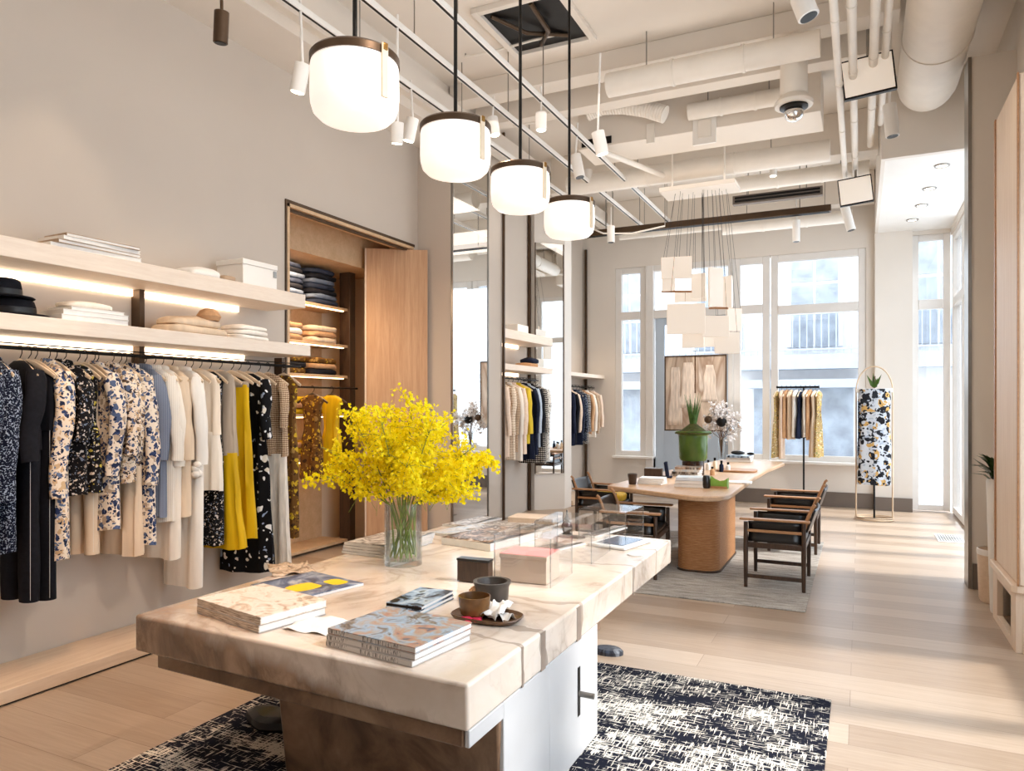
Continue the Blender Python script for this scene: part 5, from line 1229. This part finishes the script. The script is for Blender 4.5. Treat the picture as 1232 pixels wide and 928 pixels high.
# ================================================================ CEILING SERVICES
def pipe(label, pts, r, name='pipe', cat='pipe', group='painted pipes under the ceiling', mat=None, n=18, flanges=True):
    o = thing(name, label, cat, pts[0], 0, group)
    MB().tube(pts, r, n).build('pipe_run' if name=='pipe' else 'body', mat or M['pipe'], o)
    a, b = Vector(pts[0]), Vector(pts[-1]); L = (b-a).length
    if flanges and len(pts) == 2:
        d = (b-a).normalized()
        for k in range(1, max(2, int(L/1.2))+1):
            p = a+d*L*k/(max(2,int(L/1.2))+1); MB().tube([p-d*.012, p+d*.012], r*1.06+.003, n).build('joint_band', M['pipe'], o)
        for k in (.2,.8):
            p = a.lerp(b,k); MB().tube([p+Vector((0,0,r)), Vector((p.x,p.y,ZC))], .006, 6).build('hanger_rod', M['steel'], o)
    return o
def beam(label, x0, x1, y0, y1, z0, z1=None):
    tag(MB().box(x0,y0,z0,x1,y1,z1 or ZC-.001).build('ceiling_beam', M['ceil'], bevel=.006), label, 'beam', 'painted ceiling beams')
beam('broad painted ceiling beam crossing above the pendant lamps', -4.0, .3, 6.75, 7.0, 4.86)
beam('painted ceiling beam behind the round pipe', -3.9, .25, 7.15, 7.35, 4.72)
beam('painted ceiling beam over the desk', -3.9, .19, 9.35, 9.6, 4.55)
beam('painted ceiling beam next to the back wall', -3.9, .19, 11.85, 12.1, 4.6)
pipe('thick lagged pipe crossing the ceiling in front of the fan unit', [(-2.15,6.56,4.62),(-.30,6.56,4.62)], .11)
pipe('lagged pipe stub left of the drop duct', [(-1.62,7.62,4.66),(-.62,7.62,4.66)], .085)
pipe('long lagged pipe crossing over the near end of the desk', [(-3.4,8.75,4.42),(-.30,8.75,4.42)], .12)
pipe('white pipe crossing beyond the chandelier', [(-1.5,9.95,4.52),(.10,9.95,4.52)], .10)
pipe('white pipe nearest the back wall', [(-1.9,11.35,4.28),(-.1,11.35,4.28)], .09)
pipe('slim white pipe above the back windows', [(-3.6,11.6,4.38),(-1.9,11.6,4.38)], .05)
pipe('long white sprinkler pipe running along the room toward the camera', [(-.165,2.2,4.36),(-.165,10.3,4.36)], .028, group='painted pipes along the room')
pipe('second white conduit running beside the sprinkler pipe', [(-.055,2.2,4.42),(-.055,10.2,4.42)], .033, group='painted pipes along the room')
pipe('third white conduit close to the round duct', [(.10,2.2,4.5),(.10,9.0,4.5)], .035, group='painted pipes along the room')
pipe('fourth white conduit beside the round duct', [(.19,2.2,4.55),(.19,8.5,4.55)], .03, group='painted pipes along the room')
pipe('slim diagonal white pipe left of the chandelier', [(-2.65,7.4,4.40),(-2.05,8.9,4.36)], .03, group='slim diagonal pipes', flanges=False)
dct = thing('air_duct', 'large round white air duct running along the right side of the ceiling', 'duct', (.60, 5.5, 4.8))
MB().tube([(.60,1.6,4.80),(.60,8.22,4.80)], .27, 36).build('duct_run', M['pipe'], dct)
MB().tube([(.60,8.20,4.80),(.60,8.32,4.80),(.60,8.42,4.83),(.60,8.5,4.9)], [.27,.255,.20,.06], 36).build('duct_end', M['pipe'], dct)
for y in (3.0,4.4,5.8,7.2): MB().tube([(.60,y-.015,4.8),(.60,y+.015,4.8)], .278, 36).build('joint_band', M['pipe'], dct)
dc = thing('drop_duct', 'vertical round duct stub with a shallow hood hanging from the thick lagged pipe', 'duct', (-.72, 7.0, 4.0))
p = at_y(955, 130, 6.9); DX, DYY = p.x, 6.9
MB().tube([(DX,DYY,4.32),(DX,DYY,ZC-.01)], .115, 28).build('duct_run', M['pipe'], dc)
MB().lathe((DX,DYY,4.26), [(.16,.0),(.165,.03),(.12,.09),(.10,.1)], 32).build('hood', M['pipe'], dc)
bl = thing('globe_spotlight', 'silvered globe lamp below the drop duct hood', 'lamp', (DX, DYY, 4.1))
MB().ball((DX,DYY,4.20), .085, 1, 1, .9, 24, 14).build('globe', M['foil'], bl)
MB().lathe((DX,DYY,4.235), [(.10,0),(.12,.01),(.12,.03),(.05,.05)], 28).build('collar', M['black'], bl)
# fan-coil boxes and flexible duct
u_ = thing('fan_unit', 'white boxy fan coil unit between the ceiling pipes', 'fan unit', (-1.6, 8.1, 4.3))
MB().box(-2.9,7.75,4.50,-.35,8.35,4.98).build('casing', M['ceil'], u_, bevel=.008)
def panel_at(px0, py0, px1, py1, Y, parent, name, mat, t=.02):
    a, b = at_y(px0,py0,Y), at_y(px1,py1,Y); return MB().box(a.x, Y-t, b.z, b.x, Y, a.z).build(name, mat, parent, bevel=.004)
panel_at(834,140,862,172, 7.75, u_, 'access_panel', M['white'], .03); panel_at(840,146,856,164, 7.72, u_, 'access_cover', M['pipe'], .02)
panel_at(778,150,788,172, 7.75, u_, 'grille', M['pipe'], .02)
MB().box(-2.85,7.74,4.52,-2.5,7.752,4.60).build('slot', M['black'], u_, smooth=False)
pts = [at_y(px,py,7.5) for px,py in ((706,136),(725,128),(750,127),(778,131),(800,138))]
fx = thing('flexible_duct', 'ribbed flexible duct bending below the ceiling left of the fan unit', 'duct', pts[0])
fine = []; rr = []
for i in range(60):
    t = i/59*(len(pts)-1); k = min(int(t), len(pts)-2); fine.append(pts[k].lerp(pts[k+1], t-k)); rr.append(.085+.006*(i%2))
MB().tube(fine, rr, 20).build('hose', M['pipe'], fx, ang=20)
MB().tube([pts[2]+Vector((0,0,.08)), Vector((pts[2].x, 7.5, ZC))], .006, 6).build('hanger_rod', M['steel'], fx)
gr_ = thing('slot_diffuser', 'dark bronze slot diffuser crossing the ceiling before the back wall', 'diffuser', (-2.0, 10.8, 4.3))
a, b = at_y(700,270,10.8), at_y(1000,250,10.8)
MB().box(a.x,10.74,4.24,b.x,10.86,4.33).build('frame', M['bronze'], gr_, bevel=.003)
sl = MB()
for i in range(3): sl.box(a.x+.02,10.755+i*.035,4.236,b.x-.02,10.775+i*.035,4.241)
sl.build('slots', M['black'], gr_, smooth=False)
for q_ in (a.x+.4, b.x-.4): MB().tube([(q_,10.8,4.33),(q_,10.8,ZC)],.008,6).build('hanger_rod', M['steel'], gr_)
g2_ = thing('return_grille', 'short dark return air grille between the white pipes near the bulkhead', 'grille', (-.7, 10.35, 4.5))
a, b = at_y(882,246,10.35), at_y(990,233,10.35)
MB().box(a.x,10.3,a.z-.02,b.x,10.4,a.z+.10).build('frame', M['taupe'], g2_, bevel=.003)
for i in range(2): MB().box(a.x+.03,10.292,a.z+.005+.045*i,b.x-.03,10.2995,a.z+.035+.045*i).build('slot', M['black'], g2_, smooth=False)
MB().tube([(a.x+.2,10.35,a.z+.1),(a.x+.2,10.35,ZC)],.008,6).build('hanger_rod', M['steel'], g2_)
MB().tube([(b.x-.2,10.35,a.z+.1),(b.x-.2,10.35,ZC)],.008,6).build('hanger_rod', M['steel'], g2_)
for k_, (pts_, Yc, lb) in enumerate((([(688,262),(705,272),(726,281),(760,281),(800,272)],10.4,'sagging white cable near the back left of the ceiling'),([(560,48),(575,66),(600,60),(640,48),(668,40)],6.2,'loose white cable left of the dark hatch'),([(618,152),(650,146),(690,137)],7.3,'short white conduit crossing behind the third pendant rod'))):
    pp_ = [at_y(px_,py_,Yc) for px_,py_ in pts_]
    pp_ = [Vector((p_.x, p_.y, min(p_.z, 5.02))) for p_ in pp_]
    cbl = thing('cable', lb, 'cable', pp_[0], 0, 'cables under the ceiling')
    MB().tube(pp_, .012, 8).build('run', M['pipe'], cbl); MB().tube([pp_[0], Vector((pp_[0].x,pp_[0].y,ZC))], .006, 6).build('drop', M['steel'], cbl)
    MB().tube([pp_[-1], Vector((pp_[-1].x,pp_[-1].y,ZC))], .006, 6).build('drop', M['steel'], cbl)
ht = thing('ceiling_hatch', 'open dark ceiling hatch with cables above the third pendant lamp', 'hatch', (-2.3, 4.7, ZC-.1))
h0 = at_z(645, 30, ZC-.02); hx, hy = h0.x, h0.y
MB().box(hx-.36,hy-.40,ZC-.012,hx+.36,hy+.40,ZC-.002).build('opening', M['black'], ht, smooth=False)  # flat black sheet stands for the dark hollow above the hatch
MB().box(hx-.42,hy-.46,ZC-.05,hx-.36,hy+.46,ZC-.001).box(hx+.36,hy-.46,ZC-.05,hx+.42,hy+.46,ZC-.001).box(hx-.36,hy-.46,ZC-.05,hx+.36,hy-.40,ZC-.001).box(hx-.36,hy+.40,ZC-.05,hx+.36,hy+.46,ZC-.001).build('frame', M['ceil'], ht, bevel=.004)
MB().tube([(hx-.3,hy-.3,ZC-.02),(hx-.1,hy,ZC-.07),(hx+.2,hy+.3,ZC-.02)],.018,8).tube([(hx+.1,hy-.35,ZC-.02),(hx+.12,hy,ZC-.1),(hx-.1,hy+.35,ZC-.02)],.022,8).build('cables', M['bronze'], ht)
# light tracks along the room and their spots
def track(label, x, z, y0, y1, mat='white', w=.045, group='ceiling light tracks'):
    t = thing('light_track', label, 'light track', (x,(y0+y1)/2,z), 0, group)
    MB().box(x-w/2,y0,z,x+w/2,y1,z+.045).build('rail', M[mat], t, bevel=.003)
    MB().box(x-w*.22,y0+.02,z-.002,x+w*.22,y1-.02,z+.0005).build('slot', M['black'], t, smooth=False)
    n = int((y1-y0)/1.6)
    for i in range(n+1): MB().tube([(x,y0+.2+(y1-y0-.4)*i/n,z+.045),(x,y0+.2+(y1-y0-.4)*i/n,ZC)],.005,6).build('hanger_rod', M['steel'], t)
track('light track nearest the left wall', -3.62, 4.42, 1.2, 11.5)
track('second light track from the left wall, just left of the pendant rods', -3.1, 4.40, 1.2, 11.5)
track('third light track, above the pendant lamps', -2.62, 4.36, 1.2, 11.0)
SP = None
def spot(px, py, X, label, mat='white', L=.17, r=.045, tilt=(0,0), lit=True, zt=None, Y=None):
    global SP
    p = at_x(px, py, X) if Y is None else at_y(px, py, Y)
    s = thing('track_spotlight', label, 'spotlight', (p.x, p.y, p.z-L/2), 0, 'cylindrical ceiling spotlights')
    ax = Vector((math.sin(R(tilt[0])), math.sin(R(tilt[1])), -1)).normalized()
    a, b = p-ax*L/2, p+ax*L/2
    MB().tube([a,b], r, 20).build('head', M[mat], s, bevel=.004)
    MB().tube([b, b+ax*.004], r*.8, 20).build('lens', M['lens'] if lit else M['black'], s)
    MB().tube([a+Vector((0,0,-.02)), Vector((p.x,p.y,zt or 4.5))], .010, 8).build('stem', M[mat], s)
    return p
M['lens'] = emis('lit lens', (255,240,214), 10)
spot(266,33,-3.62,'dark bronze cylinder spotlight above the near left shelves','bronze',.19,.045,(-8,4),False)
spot(361,94,-3.62,'white spotlight left of the nearest pendant lamp','white',.2,.055,(-15,0),True)
spot(494,156,-3.62,'white spotlight between the first and second pendant lamps','white',.2,.055,(-15,0),True)
spot(478,160,-3.1,'small white spotlight just right of the nearest pendant lamp','white',.15,.045,(-10,10),True)
spot(594,152,-3.1,'white spotlight beside the second pendant lamp','white',.17,.05,(10,0),True)
spot(651,146,-2.62,'bright white spotlight between the third and fourth pendant rods','white',.16,.05,(0,0),True)
spot(695,200,-2.62,'white spotlight just right of the last pendant rod','white',.24,.055,(12,0),False)
spot(722,172,-2.0,'white spotlight under the flexible duct','white',.19,.055,(10,10),True,4.6)
spot(708,212,-3.1,'small lit spotlight above the last pendant lamp','white',.16,.05,(0,0),True)
spot(735,282,0,'white spotlight on the ceiling by the back left window','white',.24,.055,(0,0),False,Y=10.2)
spot(958,278,0,'white cylinder spotlight over the big back window','white',.30,.05,(0,0),False,Y=10.9)
spot(1020,262,0,'white spotlight tilted sideways near the bulkhead','white',.34,.055,(14,0),False,Y=10.2)
spot(1072,145,0,'white spotlight with glass rim beside the end of the round duct','white',.30,.06,(5,0),False,Y=7.6,zt=5.0)
spot(968,8,0,'white adjustable spotlight on the broad ceiling beam','white',.16,.07,(20,0),False,Y=5.2,zt=5.0)
spot(930,206,0,'small lit spotlight below the long lagged pipe','white',.12,.045,(0,0),True,Y=9.4)
# flood panels
for (x0,y0,x1,y1,Y,lb) in ((1013,74,1077,110,6.9,'white flood light panel with black frame beside the round duct'),(1009,216,1050,244,9.4,'second flood light panel with black frame near the bulkhead')):
    a, b = at_y(x0,y0,Y), at_y(x1,y1,Y); c = (a+b)/2; w_ = b.x-a.x; h_ = a.z-b.z
    fl = thing('flood_light', lb, 'flood light', (c.x,c.y,b.z), 0, 'framed flood lights')
    MB().rbox(c, (w_,.05,h_), R(4), R(0), R(-6)).build('frame', M['black'], fl, bevel=.004)
    MB().rbox(c+Vector((0,-.027,0)), (w_*.94,.008,h_*.9), R(4), 0, R(-6)).build('diffuser', M['pan'], fl)
    MB().rbox(c+Vector((0,.12,.03)), (w_*.8,.18,h_*.7), R(4)).build('housing', M['pipe'], fl, bevel=.01)
    MB().tube([c+Vector((0,.12,h_*.3)), Vector((c.x,c.y+.12,ZC))], .014, 8).build('bracket', M['steel'], fl)
# recessed downlights of the soffit
for i, (x, y) in enumerate(((.8,9.1),(.75,10.0),(.72,10.8),(.66,11.6))):
    dl = thing('downlight', '%s recessed round downlight in the low white soffit of the glazed bay' % ('nearest','second','third','farthest')[i], 'downlight', (x,y,4.185), 0, 'soffit downlights')
    MB().lathe((x,y,4.188), [(.055,.011),(.055,0),(.075,.0),(.078,.011)], 28).build('ring', M['steel'], dl)
    MB().lathe((x,y,4.193), [(.001,0),(.055,0),(.055,.006)], 24).build('lens', M['lens'], dl)
# ================================================================ LIGHT
def sun(rot, e, ang, col):
    l = bpy.data.lights.new('sun','SUN'); l.energy = e; l.angle = R(ang); l.color = col
    o = bpy.data.objects.new('sun', l); C.objects.link(o); o.rotation_euler = rot
def area(name, loc, tgt, sx, sy, e, col):
    l = bpy.data.lights.new(name,'AREA'); l.shape = 'RECTANGLE'; l.size = sx; l.size_y = sy; l.energy = e; l.color = col
    o = bpy.data.objects.new(name, l); C.objects.link(o); o.location = loc
    o.rotation_euler = (Vector(tgt)-Vector(loc)).to_track_quat('-Z','Y').to_euler(); return o
def spotl(loc, tgt, e, deg, col=(1,.83,.64), blend=.7, r=.05):
    l = bpy.data.lights.new('spot','SPOT'); l.energy = e; l.spot_size = R(deg); l.spot_blend = blend; l.color = col; l.shadow_soft_size = r
    o = bpy.data.objects.new('spot', l); C.objects.link(o); o.location = loc
    o.rotation_euler = (Vector(tgt)-Vector(loc)).to_track_quat('-Z','Y').to_euler()
d = Vector((-1, -.12, -.95))
sun(d.to_track_quat('-Z','Y').to_euler(), 6.0, 7, (1,.97,.93))
w = bpy.data.worlds.new('sky'); bpy.context.scene.world = w; w.use_nodes = True
bg = w.node_tree.nodes['Background']
tcw = w.node_tree.nodes.new('ShaderNodeTexCoord'); sxw = w.node_tree.nodes.new('ShaderNodeSeparateXYZ'); rw = w.node_tree.nodes.new('ShaderNodeValToRGB')
w.node_tree.links.new(tcw.outputs['Generated'], sxw.inputs[0]); w.node_tree.links.new(sxw.outputs['Z'], rw.inputs[0]); w.node_tree.links.new(rw.outputs[0], bg.inputs['Color'])
rw.color_ramp.elements[0].color = (.96,.98,1,1); rw.color_ramp.elements[1].color = (.74,.86,1,1)
bg.inputs['Strength'].default_value = 5.5
# warm ceiling spots, plus added fill areas
WARM = (1,.80,.60)
for y in (1.2, 3.4, 5.6, 8.0, 10.4): area('overhead_fill', (-2.2, y, 4.25), (-2.2, y, 0), 2.6, 1.4, 13, (1,.89,.80)); area('upward_fill', (-2.0, y, 3.35), (-2.0, y, 6), 3.0, 1.6, 14, (1,.93,.85))  # fill areas added to brighten room and ceiling; no such fixtures exist
for y in (2.0, 3.6): spotl((-3.1,y,4.35), (-4.2,y+.2,.4), 95, 62, WARM)
spotl((-3.1,5.6,4.3), (-4.4,5.9,1.6), 70, 60, WARM)
spotl((-3.62,2.6,4.3), (-4.5,2.85,2.75), 26, 38, WARM)
spotl((-3.1,9.0,4.3), (-4.3,9.1,1.2), 130, 55, WARM)
spotl((-3.1,11.5,4.3), (-4.3,11.6,1.2), 120, 55, WARM)
spotl((-2.62,3.0,4.3), (-2.1,3.0,.7), 170, 44, WARM)
spotl((-2.62,4.4,4.3), (-1.9,4.2,.7), 170, 44, WARM)
spotl((-2.62,1.6,4.3), (-3.4,2.1,0), 150, 60, (1,.48,.20))  # orange spot added to warm the colour of the left floor
spotl((-2.0,6.6,4.4), (-1.6,7.6,.7), 140, 45, WARM)
spotl((-5.1,5.6,3.05), (-5.4,6.3,1.5), 40, 110, (1,.74,.48))
area('closet lamp', (-5.0,5.6,3.05), (-5.3,6.1,0), .4, 1.2, 22, (1,.72,.46))
spotl((-.5,2.3,4.2), (-4.5,2.7,.3), 210, 42, (1,.84,.70))  # added spot, reaching the lower left wall below the garments
spotl((-2.2,9.9,4.3), (-1.9,11.7,1.9), 220, 30, (1,.93,.86))  # added spot, lifts the backlit framed picture
spotl((.2,5.0,4.4), (1.0,6.2,2.0), 34, 60, (1,.86,.72))
# daylight lamps added just inside the glazing, topping up the sky
cool = (.74,.87,1)
area('daylight_fill', (1.185, 10.0, 2.1), (-3, 10.0, 2.1), 3.2, 4.2, 80, cool)
area('daylight_fill', (1.05, 3.0, 2.2), (-3, 3.4, .8), 4.2, 3.4, 110, (.74,.87,1))
area('daylight_fill', (-1.9, 12.2, 2.3), (-1.9, 5, 1.2), 3.8, 3.0, 60, cool)
# ================================================================ CAMERA
cam = bpy.data.cameras.new('camera'); co_ = bpy.data.objects.new('camera', cam); C.objects.link(co_)
cam.sensor_width = 36; cam.lens = 36*FPX/1232; cam.shift_y = (487-464)/1232
co_.location = (0,0,CH); co_.rotation_euler = (PI/2, 0, YAW); cam.clip_end = 200
sc = bpy.context.scene; sc.camera = co_
sc.view_settings.view_transform = 'Standard'; sc.view_settings.look = 'Medium Contrast'; sc.view_settings.exposure = -.22
sc.cycles.use_denoising = True; sc.cycles.max_bounces = 10; sc.cycles.diffuse_bounces = 5; sc.cycles.transparent_max_bounces = 24; sc.cycles.sample_clamp_indirect = 6
